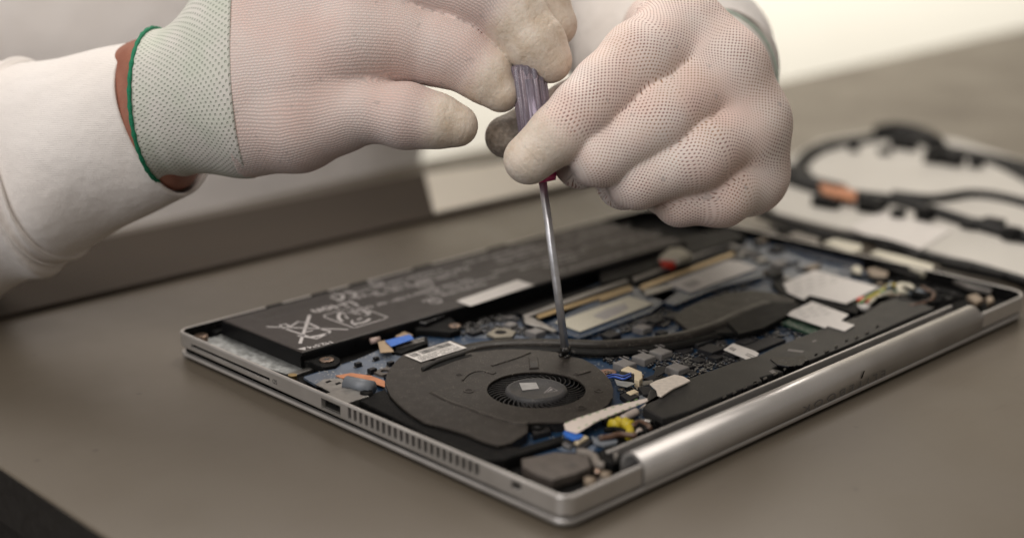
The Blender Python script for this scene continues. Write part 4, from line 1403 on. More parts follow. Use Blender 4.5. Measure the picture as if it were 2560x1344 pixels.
# far right end: cream foam pads, rails, wires
for pts, m, z_, th in ((Z7(870, 420, 960, 390, 1190, 440, 1200, 480, 1100, 510), M_cream, 0.0112, 0.003), (Z7(1265, 510, 1320, 485, 1560, 540, 1800, 610, 1790, 650, 1700, 670), M_cream, 0.0112, 0.003),
                   (Z7(560, 360, 640, 330, 840, 390, 820, 440), mat("grey_foam", (0.22, 0.20, 0.17, 1), 0.8), 0.0108, 0.003), (Z7(260, 300, 340, 280, 480, 330, 460, 360), mat("grey_foam", (0.22, 0.2, 0.17, 1)), 0.0108, 0.003),
                   (Z7(1240, 560, 1330, 540, 1700, 660, 1680, 720, 1500, 670), M_black, 0.0100, 0.003), (Z7(500, 400, 900, 470, 1200, 560, 1200, 640, 860, 560, 540, 460), mat("dark_navy_film", (0.010, 0.016, 0.030, 1), 0.3), 0.0085, 0.001),
                   (Z7(1230, 650, 1290, 630, 1420, 670, 1400, 720, 1290, 710), M_ceram, 0.0098, 0.002), (Z7(1100, 640, 1150, 610, 1200, 640, 1180, 690), M_cream, 0.0100, 0.002),
                   (Z7(1480, 770, 1560, 740, 1640, 790, 1600, 830, 1500, 830), M_cream, 0.0098, 0.002), (Z7(1960, 730, 2100, 740, 2300, 800, 2280, 830, 2080, 790), mat("grey_rail", (0.13, 0.12, 0.11, 1), 0.4, 0.3), 0.0102, 0.002),
                   (Z7(1820, 640, 2000, 690, 2280, 790, 2260, 810, 1960, 720), M_speaker, 0.0108, 0.001), (Z7(1580, 840, 1700, 800, 1790, 820, 1700, 870, 1620, 880), mat("bluish_foil", (0.16, 0.19, 0.22, 1), 0.35, 0.4), 0.0096, 0.001),
                   (Z7(2080, 870, 2160, 850, 2220, 900, 2160, 930), M_ceram, 0.0096, 0.002), (Z7(2240, 880, 2290, 870, 2310, 910, 2260, 930), M_ceram, 0.0100, 0.002),
                   (Z7(440, 660, 520, 640, 540, 690, 460, 710), M_black, 0.0098, 0.002)):
    slab("end_fitting", pts, z_, th, m, laptop, 0.0003)
slab("end_board", Z7(1080, 930, 1180, 850, 1300, 800, 1420, 800, 1520, 830, 1480, 870, 1300, 900, 1160, 960), 0.0088, 0.001, M_pcbg, laptop, 0)
a = at(*Z7(1212, 895)[0], 0.0104)
tube("red_plug", [a, a - Vector((0, 0, 0.002))], 0.0031, M_red, laptop, 18)
a = at(*Z7(1212, 950)[0], 0.0096)
tube("white_plug", [a, a - Vector((0, 0, 0.002))], 0.0028, M_label, laptop, 18)
a = at(*Z5(1265, 640)[0], 0.0100)
tube("red_plug", [a, a - Vector((0, 0, 0.002))], 0.0022, mat("dark_red_plastic", (0.30, 0.02, 0.02, 1), 0.4), laptop, 18)
rs = random.Random(4)
wires = [(M_yellow, Z7(1240, 900, 1330, 850, 1400, 800, 1470, 780)), (M_green, Z7(1180, 930, 1280, 870, 1380, 830)), (M_black, Z7(1300, 900, 1500, 880, 1700, 870, 1900, 900)), (M_cream, Z7(1260, 930, 1350, 870, 1450, 840)),
         (M_black, Z7(1550, 800, 1700, 860, 1850, 840, 2000, 880)), (mat("blue_grey_wire", (0.25, 0.30, 0.36, 1), 0.4), Z7(1340, 820, 1420, 800, 1440, 770)), (M_black, Z7(1100, 700, 1300, 730, 1500, 740, 1800, 780)),
         (M_black, Z7(1500, 900, 1700, 930, 1900, 920, 2050, 890)), (mat("brown_wire", (0.10, 0.055, 0.035, 1)), Z7(1700, 800, 1800, 860, 1760, 920, 1600, 960))]
for m, pts in wires:
    tube("antenna_wire", spline([at(*q, 0.0104) for q in pts], 5), 0.0009, m, laptop, 8)
for x, y, r_ in ((1500, 860, 0.0020), (1560, 800, 0.0022), (1440, 860, 0.0016), (1350, 760, 0.0014), (1290, 860, 0.0016)):
    a = at(*Z7(x, y)[0], 0.0100)
    tube("small_capacitor", [a, a - Vector((0, 0, 0.0016))], r_, M_ceram, laptop, 12)
# red and cream plug on the battery's far end
slab("battery_plug", Z4(450, 250, 530, 180, 620, 175, 700, 225, 600, 265), 0.0135, 0.0030, M_cream, laptop, 0.0004)
slab("battery_plug_lead", Z4(450, 265, 520, 250, 590, 268, 560, 300, 480, 300), 0.0120, 0.0030, M_red, laptop, 0.0004)
slab("battery_end_cover", Z4(0, 340, 300, 240, 560, 110, 1000, 20, 1120, 100, 700, 230, 300, 380, 0, 460), 0.0108, 0.0030, M_black, laptop, 0.0006)

# ------------------------------------------------------------------ the removed bottom cover behind the laptop
cover = thing("bottom_cover", "removed pale grey laptop bottom cover with black inner ribs, lying behind the laptop", "laptop cover", (0.46, 0.2, 0))
M_plate = mat("pale_grey_cover_plate", (0.52, 0.50, 0.46, 1), 0.5, 0.0, 0.05, 30)
M_ribs = mat("black_cover_rib", (0.010, 0.010, 0.010, 1), 0.6, 0, 0.2, 60, spec=0.2)
CZ = 0.0050
cpx = Z0(1890, 470, 1960, 400, 2050, 350, 2230, 320, 2400, 350, 2620, 420, 2900, 560, 2700, 760, 2540, 690, 2380, 640, 2200, 590, 2060, 560, 1940, 530)
pl = slab("cover_plate", cpx, CZ, 0.0030, M_plate, cover, 0.0006)


def crib(pts, r, name="cover_rib", z=CZ + 0.0008, m=None, parent=None, flat=0.8):
    return tube(name, spline([at(*q, z) for q in pts], 6), r * 1.1, m or M_ribs, parent or cover, 8, flat)


crib(Z0(1930, 462, 1965, 452, 2060, 480, 2160, 495, 2240, 505, 2330, 530, 2440, 565, 2600, 610), 0.0050)
crib(Z0(1990, 440, 2010, 400, 2060, 370, 2140, 355, 2220, 345, 2300, 355, 2360, 375, 2450, 395, 2560, 420, 2700, 470), 0.0050)
crib(Z0(1940, 425, 2000, 440, 2020, 458, 2100, 480), 0.0065)
crib(Z0(2230, 490, 2330, 500, 2420, 488, 2500, 495, 2600, 520), 0.0042)
crib(Z0(2200, 330, 2240, 325, 2300, 335, 2340, 360), 0.0065, z=CZ + 0.003)
crib(Z0(2440, 560, 2500, 580, 2600, 600), 0.0046)
crib(Z0(2440, 400, 2480, 402, 2560, 440, 2660, 500), 0.0045)
crib(Z0(1900, 536, 2000, 566, 2100, 590, 2210, 606, 2330, 645, 2420, 662, 2520, 690, 2700, 745), 0.0028)
for x in (1960, 2040, 2110, 2230, 2260, 2396, 2470):
    q = at(x, 560 + (x - 1900) * 0.205 - 4, CZ + 0.003)
    uvbox("edge_clip", q.x - 0.002, q.y - 0.009, q.x + 0.002, q.y + 0.009, CZ - 0.001, CZ + 0.0028, M_ribs, cover)
slab("copper_pad", Z0(2046, 458, 2075, 452, 2142, 478, 2138, 500, 2060, 482), CZ + 0.0050, 0.0020, M_copper, cover)
rs = random.Random(12)
for i in range(26):
    t_ = rs.random()
    x = 1985 + 560 * t_
    y = 352 + 70 * t_ * t_ + rs.uniform(-16, 14) if i % 2 else 478 + 95 * t_ + rs.uniform(-12, 12)
    q = at(x, y, CZ + 0.004)
    uvbox("rib_post", q.x - rs.uniform(0.002, 0.006), q.y - rs.uniform(0.002, 0.006), q.x + rs.uniform(0.002, 0.006), q.y + rs.uniform(0.002, 0.006), CZ + 0.0002, CZ + rs.uniform(0.004, 0.008), M_ribs, cover, 0.0005)
tag_ = slab("white_label", Z0(2120, 570, 2200, 528, 2380, 575, 2290, 630), CZ + 0.0006, 0.0003, M_label, pl, 0)
slab("brown_block", Z0(2070, 312, 2100, 308, 2102, 345, 2072, 350), 0.020, 0.008, mat("tan_block", (0.32, 0.26, 0.19, 1), 0.7), cover) if False else None

# ------------------------------------------------------------------ screwdriver
driver = thing("screwdriver", "thin steel screwdriver with a clear violet fluted handle, held upright on the fan screw", "screwdriver", tuple(at(1415, 889, 0.0115)))


def dr_dd(y):
    return -14.0 * (889 - y) / 700.0


def drp(y):
    return P(1357 + (y - 455) * (1415 - 1357) / (885 - 455), y, dr_dd(y))


def fluted(name, y0, y1, prof, m, parent, nfl, depth, n=64):
    """body of revolution along the driver's axis between frame rows y0,y1; prof = [(t, radius)]"""
    a, b = drp(y0), drp(y1)
    ax = (b - a).normalized()
    s = ax.orthogonal().normalized()
    t_ = ax.cross(s)
    bm = bmesh.new()
    rings = []
    for t, r in prof:
        c = a.lerp(b, t)
        ring = []
        for k in range(n):
            an = 2 * math.pi * k / n
            rr_ = r * (1 + depth * math.cos(an * nfl)) if nfl else r
            ring.append(bm.verts.new(c + (s * math.cos(an) + t_ * math.sin(an)) * rr_))
        rings.append(ring)
    for p, q in zip(rings, rings[1:]):
        for k in range(n):
            bm.faces.new((p[k], p[(k + 1) % n], q[(k + 1) % n], q[k]))
    bm.faces.new(rings[0])
    bm.faces.new(rings[-1])
    return from_bm(name, bm, m, parent, True)


R_SH = PR(10.5, 0)
fluted("shaft", 868, 430, [(0, R_SH * 0.98), (0.4, R_SH), (0.41, R_SH * 0.95), (0.42, R_SH), (1, R_SH)], M_steel, driver, 6, 0.03)
fluted("bit", 889, 866, [(0, R_SH * 0.55), (0.25, R_SH * 0.85), (0.45, R_SH * 1.25), (0.7, R_SH * 1.3), (0.9, R_SH * 1.1), (1, R_SH * 1.0)], M_tip, driver, 5, 0.08)
fluted("collar", 455, 425, [(0, PR(14, 0)), (0.06, PR(33, 0)), (0.5, PR(36, 0)), (1, PR(37, 0))], M_pink, driver, 0, 0)
fluted("handle", 428, 160, [(0, PR(33, 0)), (0.04, PR(38, 0)), (0.25, PR(41, 0)), (0.5, PR(42, 0)), (0.95, PR(42, 0)), (1, PR(36, 0))], M_handle, driver, 14, 0.055, 112)
fluted("handle_core", 424, 200, [(0, PR(13, 0)), (1, PR(13, 0))], M_steel, driver, 0, 0, 24)
for i in range(9):
    pass
bm = bmesh.new()
c0 = drp(888)
rs = random.Random(2)
for i in range(7):
    a = rs.uniform(0, 6.28)
    r_ = rs.uniform(0.001, 0.0042)
    q = Vector((c0.x + r_ * math.cos(a), c0.y + r_ * math.sin(a), FZ + 0.0004))
    bmesh.ops.create_icosphere(bm, subdivisions=1, radius=rs.uniform(0.0006, 0.0013), matrix=Matrix.Translation(q))
from_bm("grease_residue", bm, M_tip, fan, True)

# ------------------------------------------------------------------ gloved hands, grown from distance fields
CRn = np.array(CR)
CAMn = np.array(CAM)


def cpt(px, py, dd):
    d = D0 + dd / 1000
    return np.array([(px - 1280) / FPX * d, -(py - 672) / FPX * d, -d])


def smin(a, b, k):
    h = np.clip(k - np.abs(a - b), 0, None) / k
    return np.minimum(a, b) - h * h * k * 0.25


class Cap:
    def __init__(s, a, ra, b, rb):
        s.a, s.b, s.ra, s.rb = a, b, ra, rb

    def d(s, X, flat=None):
        ab = s.b - s.a
        L2 = (ab * ab).sum()
        t = np.clip(((X - s.a) @ ab) / max(L2, 1e-12), 0, 1)
        c = s.a + t[..., None] * ab
        return np.sqrt(((X - c) ** 2).sum(-1)) - (s.ra + t * (s.rb - s.ra)), t


def chain(spec):
    pts = [(cpt(x, y, dd), r * (D0 + dd / 1000) / FPX) for x, y, r, dd in spec]
    return [Cap(pts[i][0], pts[i][1], pts[i + 1][0], pts[i + 1][1]) for i in range(len(pts) - 1)]


def surface_nets(F, origin, h):
    s = F < 0
    nx, ny, nz = F.shape
    cube = np.zeros((nx - 1, ny - 1, nz - 1), int)
    acc = np.zeros((nx - 1, ny - 1, nz - 1, 3))
    cnt = np.zeros((nx - 1, ny - 1, nz - 1))
    sl = lambda o, n: slice(o, n - 1 + o)
    corners = [(i, j, k) for i in (0, 1) for j in (0, 1) for k in (0, 1)]
    for (i, j, k) in corners:
        for ax in range(3):
            if (i, j, k)[ax] == 1:
                continue
            e = [i, j, k]
            e[ax] = 1
            A = F[sl(i, nx), sl(j, ny), sl(k, nz)]
            B = F[sl(e[0], nx), sl(e[1], ny), sl(e[2], nz)]
            cr = (A < 0) != (B < 0)
            t = np.where(cr, A / np.where(np.abs(A - B) < 1e-15, 1, A - B), 0)
            for c in range(3):
                acc[..., c] += np.where(cr, (i, j, k)[c] + (t if c == ax else 0), 0)
            cnt += cr
    act = cnt > 0
    idx = -np.ones(act.shape, int)
    idx[act] = np.arange(act.sum())
    cell = np.argwhere(act)
    V = cell + acc[act] / cnt[act][:, None]
    V = origin + V * h
    faces = []
    for ax in range(3):
        a1, a2 = [(1, 2), (2, 0), (0, 1)][ax]
        lo = [slice(None)] * 3
        hi = [slice(None)] * 3
        lo[ax] = slice(0, -1)
        hi[ax] = slice(1, None)
        cr = s[tuple(lo)] != s[tuple(hi)]
        pts = np.argwhere(cr)
        pts = pts[(pts[:, a1] > 0) & (pts[:, a2] > 0) & (pts[:, a1] < F.shape[a1] - 1) & (pts[:, a2] < F.shape[a2] - 1)]
        inn = s[pts[:, 0], pts[:, 1], pts[:, 2]]

        def cid(d1, d2):
            q = pts.copy()
            q[:, a1] -= d1
            q[:, a2] -= d2
            return idx[q[:, 0], q[:, 1], q[:, 2]]
        quad = np.stack([cid(1, 1), cid(0, 1), cid(0, 0), cid(1, 0)], 1)
        quad[~inn] = quad[~inn][:, ::-1]
        faces.append(quad)
    return V, np.concatenate(faces)


def build_hand(palm, fingers, h, kpalm, kjoin, axes, dips, darkenings, extra=None, kf=0.004, nuv=99, soft=0.004):
    """palm: caps; fingers: list of chains; axes: origin, along, across, normal (camera space)"""
    allc = palm + [c for f in fingers for c in f]
    P_ = np.array([c.a for c in allc] + [c.b for c in allc])
    rm = max(max(c.ra, c.rb) for c in allc)
    lo, hi = P_.min(0) - rm - 4 * h, P_.max(0) + rm + 4 * h
    n = np.ceil((hi - lo) / h).astype(int)
    g = [lo[i] + np.arange(n[i]) * h for i in range(3)]

    def field(X):
        dp = None
        for c in palm:
            d, _ = c.d(X)
            dp = d if dp is None else smin(dp, d, kpalm)
        F = dp
        for f in fingers:
            df = None
            for c in f:
                d, _ = c.d(X)
                df = d if df is None else smin(df, d, kf)
            F = np.minimum(F, smin(dp, df, kjoin)) if F is dp else smin(F, smin(dp, df, kjoin), 0.0004)
        if extra is not None:
            F = extra(X, F)
        return F
    F = np.empty(n)
    for i in range(n[0]):
        X = np.stack(np.meshgrid([g[0][i]], g[1], g[2], indexing='ij'), -1)
        F[i] = field(X)[0]
    V, Q = surface_nets(F, lo, h)
    # knit coordinates
    o, fa, la, na = axes
    W = []
    UVW = []
    UV = []
    DIP = []
    GR = []
    dpal = np.min([c.d(V)[0] for c in palm], 0)
    rel = V - o
    side = rel @ na
    up = np.stack([rel @ fa, rel @ la + np.sign(rel @ la) * 0.0, np.zeros(len(V))], 1)
    # wrap round the edge of the hand so the stitches do not smear on its sides
    up[:, 1] = rel @ la + 0.55 * np.where(side < 0, -side, 0) * np.sign(rel @ la)
    up[:, 0] += 0.35 * np.where(side < 0, -side, 0)
    W.append(np.exp(-dpal / 0.0025))
    UVW.append(np.exp(-np.clip(dpal, 0, None) / 0.0016) * 0.7 + 1e-12)
    UV.append(up)
    DIP.append(np.zeros(len(V)))
    GR.append(np.zeros(len(V)))
    for fi, f in enumerate(fingers):
        root = f[0].a
        u0, v0 = (root - o) @ fa, (root - o) @ la
        tot = sum(np.linalg.norm(c.b - c.a) for c in f) + f[-1].rb
        s0 = 0.0
        for ci, c in enumerate(f):
            ab = c.b - c.a
            L = np.linalg.norm(ab)
            ax = ab / L
            nn = na - (na @ ax) * ax
            nn /= np.linalg.norm(nn)
            ll = np.cross(nn, ax)
            if ll @ la < 0:
                ll = -ll
            d, t = c.d(V)
            q = V - c.a
            th = np.arctan2(q @ ll, q @ nn)
            along = np.clip(q @ ax, -0.006, L + 0.016)
            rr_ = (c.ra + c.rb) / 2
            UV.append(np.stack([u0 + s0 + along, v0 + rr_ * th, np.zeros(len(V))], 1))
            W.append(np.exp(-d / 0.0012))
            UVW.append(np.exp(-d / 0.0009) if ci < (nuv[fi] if isinstance(nuv, list) else nuv) else np.zeros(len(V)))
            rem = tot - (s0 + along)                # distance left to the finger's end
            DIP.append(1 / (1 + np.exp(np.clip((rem - dips[fi]) / soft, -30, 30))))
            GR.append(np.full(len(V), darkenings[fi]))
            s0 += L
    W = np.array(W)
    W = W / W.sum(0)
    UVW = np.array(UVW)
    UVW = UVW / UVW.sum(0)
    uv = (UVW[..., None] * np.array(UV)).sum(0)
    dip = (W * np.array(DIP)).sum(0)
    gr = (W * np.array(GR)).sum(0)
    Vw = V @ CRn.T + CAMn
    build_hand.field = field
    return Vw, Q, uv, dip, gr


def hand_object(name, data, m, parent, label=None):
    Vw, Q, uv, dip, gr = data
    me = bpy.data.meshes.new(name)
    me.vertices.add(len(Vw))
    me.vertices.foreach_set('co', Vw.ravel())
    me.loops.add(Q.size)
    me.loops.foreach_set('vertex_index', Q.ravel())
    me.polygons.add(len(Q))
    me.polygons.foreach_set('loop_start', np.arange(len(Q)) * 4)
    me.update(calc_edges=True)
    me.validate()
    a = me.attributes.new("knit_uv", 'FLOAT_VECTOR', 'POINT')
    a.data.foreach_set('vector', uv.astype(np.float32).ravel())
    # where the stitch coordinates are stretched or squeezed out of shape the knit closes up
    mn, mx = np.full(len(Vw), 9.0), np.zeros(len(Vw))
    for a_, b_ in ((0, 1), (1, 2), (2, 3), (3, 0)):
        i_, j_ = Q[:, a_], Q[:, b_]
        rt = np.linalg.norm(uv[i_] - uv[j_], axis=1) / np.maximum(np.linalg.norm(Vw[i_] - Vw[j_], axis=1), 1e-5)
        for q_ in (i_, j_):
            np.maximum.at(mx, q_, rt)
    strain = np.clip((mx - 1.5) / 1.0, 0, 1)
    for _ in range(3):
        acc, cnt_ = strain.copy(), np.ones(len(Vw))
        for a_, b_ in ((0, 1), (1, 2), (2, 3), (3, 0)):
            np.add.at(acc, Q[:, a_], strain[Q[:, b_]])
            np.add.at(cnt_, Q[:, a_], 1)
        strain = np.maximum(strain * 0.6, acc / cnt_)
    for nm, arr in (("dip", dip), ("grime_and_dark", gr), ("strain", strain)):
        a = me.attributes.new(nm, 'FLOAT', 'POINT')
        a.data.foreach_set('value', arr.astype(np.float32))
    o = link(name, me, m, parent, True)
    sm = o.modifiers.new("smooth", 'SMOOTH')
    sm.factor = 0.5
    sm.iterations = 2 if m is M_knit_open else 3
    return o


person = thing("person", "person in a white sweatshirt and white knitted work gloves, turning a screwdriver with both hands", "person", (0.281, 0.70, -0.75))

# the hand on the left of the screwdriver
thumbA = chain([(630, 320, 118, 2), (745, 312, 116, -3), (850, 286, 94, -8), (910, 276, 76, -12), (1018, 290, 80, -16), (1090, 302, 66, -17), (1142, 314, 54, -17)])
indexA = chain([(890, 110, 118, -8), (985, 105, 100, -8), (1105, 128, 86, -9), (1150, 142, 78, -10), (1212, 188, 68, -11), (1252, 232, 50, -12)])
middleA = chain([(900, -60, 118, -2), (1080, -55, 100, -4), (1215, -15, 92, -10), (1285, 45, 80, -12), (1342, 112, 72, -14), (1374, 152, 57, -14)])
ringA = chain([(880, -200, 110, 12), (1120, -190, 92, 10), (1270, -100, 76, 4), (1350, 0, 68, 2), (1388, 62, 56, 0)])
pinkyA = chain([(850, -330, 95, 26), (1050, -330, 76, 26), (1180, -270, 66, 20), (1250, -190, 56, 14)])
palmA = [c for spec in (((560, 200, 125, 6), (890, 110, 118, -8)), ((560, 120, 120, 10), (900, -60, 118, -2)), ((540, 60, 112, 14), (880, -200, 110, 12)),
                        ((520, 30, 100, 22), (850, -330, 95, 26)), ((560, 285, 120, 6), (760, 240, 120, -2)), ((440, 215, 120, 8), (560, 200, 128, 6)), ((450, 300, 115, 8), (580, 300, 122, 5))) for c in chain(spec)]


def nrm(v):
    v = np.array(v, float)
    return v / np.linalg.norm(v)


faA = nrm((1, 0.08, 0.05))
naA = nrm((-0.05, 0.25, 1))
naA = nrm(naA - (naA @ faA) * faA)
laA = np.cross(naA, faA)
cutn = np.array([math.cos(R(4)) * math.cos(R(5)), math.sin(R(4)) * math.cos(R(5)), math.sin(R(5))])
cuto = cpt(594, 200, 6)


def cutA(X, F):
    if cutA.on:
        return np.maximum(F, (cuto - X) @ cutn)
    return F


cutA.on = True
gA = hand_object("glove", build_hand(palmA, [thumbA, indexA, middleA, ringA, pinkyA], 0.0011, 0.016, 0.0065, (cpt(700, 150, 0), faA, laA, naA),
                                     [0.018, 0.018, 0.033, 0.034, 0.03], [0.03, 0, 0.10, 0.14, 0], cutA), M_knit_fine, person)
fieldA = build_hand.field
gA['label'] = "glove with a pale green cuff, fingertips on the handle's top"

# the fist on the right that steadies the collar
indexB = chain([(1700, 95, 114, -3), (1600, 152, 100, -16), (1515, 222, 86, -22), (1455, 280, 80, -27), (1398, 334, 74, -29), (1322, 398, 64, -27)])
thumbB = chain([(1660, 160, 90, 30), (1540, 200, 72, 26), (1420, 270, 62, 16), (1330, 318, 58, 8), (1266, 342, 54, 4)])
middleB = chain([(1795, 185, 104, -5), (1650, 292, 92, -20), (1500, 388, 77, -25), (1452, 402, 66, -8), (1480, 395, 62, 8), (1580, 350, 60, 14)])
ringB = chain([(1848, 312, 102, -2), (1740, 385, 92, -16), (1592, 447, 74, -18), (1560, 455, 66, -2), (1600, 440, 60, 12), (1700, 390, 58, 18)])
pinkyB = chain([(1862, 436, 92, 6), (1800, 482, 84, -4), (1700, 500, 64, -6), (1655, 480, 52, 6), (1720, 470, 52, 18)])
palmB = [c for spec in (((1700, 95, 112, 2), (1795, 188, 112, -3), (1848, 308, 112, 0), (1858, 425, 100, 8)), ((1700, 95, 118, -2), (1660, 80, 105, 48)), ((1795, 185, 112, -6), (1700, 130, 115, 50)), ((1850, 315, 110, 0), (1735, 200, 120, 50)),
                        ((1868, 435, 98, 8), (1770, 280, 115, 48)), ((1660, 160, 90, 30), (1680, 130, 110, 55)), ((1700, 130, 115, 50), (1720, 200, 120, 62)), ((1780, 230, 100, 24), (1820, 340, 105, 22))) for c in chain(spec)]
faB = nrm((-0.78, -0.62, 0.05))
naB = nrm((0.2, 0.25, 1))
naB = nrm(naB - (naB @ faB) * faB)
laB = np.cross(naB, faB)
gB = hand_object("glove", build_hand(palmB, [indexB, thumbB, middleB, ringB, pinkyB], 0.0009, 0.008, 0.0024, (cpt(1800, 200, 0), faB, laB, naB),
                                     [0.024, 0.030, 0.040, 0.040, 0.034], [0.03, 0.74, 0, 0, 0], None, 0.003, [99, 99, 2, 2, 2], 0.005), M_knit_open, person)
gB['label'] = "fist-shaped glove of open knit with red showing through, pinching the collar"


# ------------------------------------------------------------------ cuffs, wrists and sleeves
def ring_pts(px, py, dd, ang, tilt, rv, rd, n=72, wob=None):
    """ring seen in the frame: axis at ang degrees from the frame's x, tilted towards the viewer; rv across in the frame, rd in depth (px)"""
    c = cpt(px, py, dd)
    k = (D0 + dd / 1000) / FPX
    a, t = R(ang), R(tilt)
    ax = np.array([math.cos(a) * math.cos(t), math.sin(a) * math.cos(t), math.sin(t)])
    V = np.array([-math.sin(a), math.cos(a), 0])
    Nn = np.cross(ax, V)
    out = []
    for i in range(n):
        p = 2 * math.pi * i / n
        s = 1 + (wob(p) if wob else 0)
        out.append(c + k * s * (V * rv * math.cos(p) - Nn * rd * math.sin(p)) * 1.0)
    return np.array(out)


def interp_rings(specs, sub):
    out = []
    S = [np.array(s, float) for s in specs]
    S = [2 * S[0] - S[1]] + S + [2 * S[-1] - S[-2]]
    for i in range(1, len(S) - 2):
        for k in range(sub):
            t = k / sub
            a, b, c, d = S[i - 1:i + 3]
            out.append(0.5 * ((2 * b) + (c - a) * t + (2 * a - 5 * b + 4 * c - d) * t * t + (3 * b - a - 3 * c + d) * t ** 3))
    out.append(S[-2])
    return out


def ring_loft_obj(name, specs, sub, m, parent, n=72, disp=None, thick=0.0, cap=False, fit=None):
    rows = interp_rings(specs, sub)
    R_ = [ring_pts(*r, n=n) for r in rows]
    A = np.array(R_)
    if fit is not None:                       # close on to the glove it is knitted to
        cutA.on = False
        cen = A.mean(1, keepdims=True)
        dv = A - cen
        ln = np.linalg.norm(dv, axis=2, keepdims=True)
        dv = dv / ln
        rr_ = np.arange(0.012, 0.070, 0.0004)
        X = cen[..., None, :] + dv[..., None, :] * rr_[None, None, :, None]
        ins = fit(X.reshape(-1, 3)).reshape(X.shape[:3]) < 0
        surf = np.where(ins.any(2), rr_[len(rr_) - 1 - np.argmax(ins[..., ::-1], 2)], 0)
        for _ in range(6):
            surf = (surf + np.roll(surf, 1, 1) + np.roll(surf, -1, 1)) / 3
        surf = surf[..., None]
        T_ = np.linspace(0, 1, len(R_))[:, None, None]
        w_ = np.clip((T_ - 0.35) / 0.6, 0, 1)
        w_ = w_ * w_ * (3 - 2 * w_)
        A = cen + dv * (ln * (1 - w_) + (surf + 0.0005) * w_)
    if disp is not None:
        cen = A.mean(1, keepdims=True)
        dirn = A - cen
        ln = np.linalg.norm(dirn, axis=2, keepdims=True)
        T = np.linspace(0, 1, len(R_))[:, None]
        PH = (np.arange(n) * 2 * math.pi / n)[None, :]
        A = A + dirn / ln * disp(T, PH)[..., None]
    Vw = A.reshape(-1, 3) @ CRn.T + CAMn
    me = bpy.data.meshes.new(name)
    faces = []
    for i in range(len(R_) - 1):
        for k in range(n):
            faces.append((i * n + k, i * n + (k + 1) % n, (i + 1) * n + (k + 1) % n, (i + 1) * n + k))
    if cap:
        faces.append(tuple(range(n)))
        faces.append(tuple(range((len(R_) - 1) * n, len(R_) * n)))
    me.from_pydata([tuple(v) for v in Vw], [], faces)
    # arc length coordinates for knit
    seg = np.linalg.norm(np.diff(A, axis=0), axis=2).mean(1)
    s = np.concatenate([[0], np.cumsum(seg)])
    circ = np.linalg.norm(A[len(R_) // 2] - np.roll(A[len(R_) // 2], 1, 0), axis=1).sum()
    uv = np.zeros((len(R_), n, 3), np.float32)
    uv[..., 0] = s[:, None]
    uv[..., 1] = np.abs((np.arange(n) / n - 0.5)[None, :]) * circ
    at_ = me.attributes.new("knit_uv", 'FLOAT_VECTOR', 'POINT')
    at_.data.foreach_set('vector', uv.ravel())
    bm = bmesh.new()
    bm.from_mesh(me)
    bmesh.ops.recalc_face_normals(bm, faces=bm.faces[:])
    bm.to_mesh(me)
    bm.free()
    o = link(name, me, m, parent, True)
    if thick:
        md = o.modifiers.new("thickness", 'SOLIDIFY')
        md.thickness = thick
        md.offset = -1
    return o


cuffA = [(404, 266, 14, 2, 10, 192, 180), (440, 255, 12, 3, 9, 186, 172), (500, 232, 9, 6, 7, 203, 164), (560, 212, 8, 6, 5, 226, 158), (618, 192, 6, 4, 3, 246, 150)]
ring_loft_obj("cuff", cuffA, 10, M_cuff, gA, 96, fit=fieldA, disp=
              lambda T, PH: 0.0006 * np.exp(-((T - 0.30) / 0.05) ** 2) * np.clip(-np.cos(PH), 0, 1) + 0.0003 * np.sin(PH * 5 + T * 6), thick=0.0006)
ring_ = ring_pts(403, 266, 14, 2, 10, 194, 182, 90) @ CRn.T + CAMn
bm = bmesh.new()
pts = [Vector(p) for p in ring_]
pr_ = []
NR = 8
for i, p in enumerate(pts):
    d = (pts[(i + 1) % 90] - pts[i - 1]).normalized()
    s_ = d.cross(CR @ Vector((0, 0, 1))).normalized()
    t_ = s_.cross(d)
    rad = 0.00085 * (1 + 0.25 * math.sin(i * 2.4))
    pr_.append([bm.verts.new(p + (s_ * math.cos(2 * math.pi * k / NR) + t_ * math.sin(2 * math.pi * k / NR)) * rad) for k in range(NR)])
for i in range(90):
    a, b = pr_[i], pr_[(i + 1) % 90]
    for k in range(NR):
        bm.faces.new((a[k], a[(k + 1) % NR], b[(k + 1) % NR], b[k]))
from_bm("cuff_edge", bm, M_hem, gA, True)

# bare wrist between glove and sleeve
skin = ring_loft_obj("body", [(120, 400, 46, 14, 18, 180, 160), (330, 312, 30, 15, 20, 182, 160), (402, 288, 22, 14, 19, 194, 162), (450, 262, 16, 8, 14, 178, 158), (520, 235, 10, 6, 10, 170, 140)], 8, M_skin, person, 64,
                     lambda T, PH: 0.0004 * np.sin(PH * 3 + T * 5), 0, True)

# sweatshirt: torso first, sleeves and their cuffs as parts of it


def folds(a1, a2, f1, f2):
    return lambda T, PH: a1 * np.sin(PH * 2 + T * f1) * np.sin(T * f1 * 1.7 + 1) + a2 * np.sin(PH * 5 - T * f2 + 1.3 * np.sin(PH))


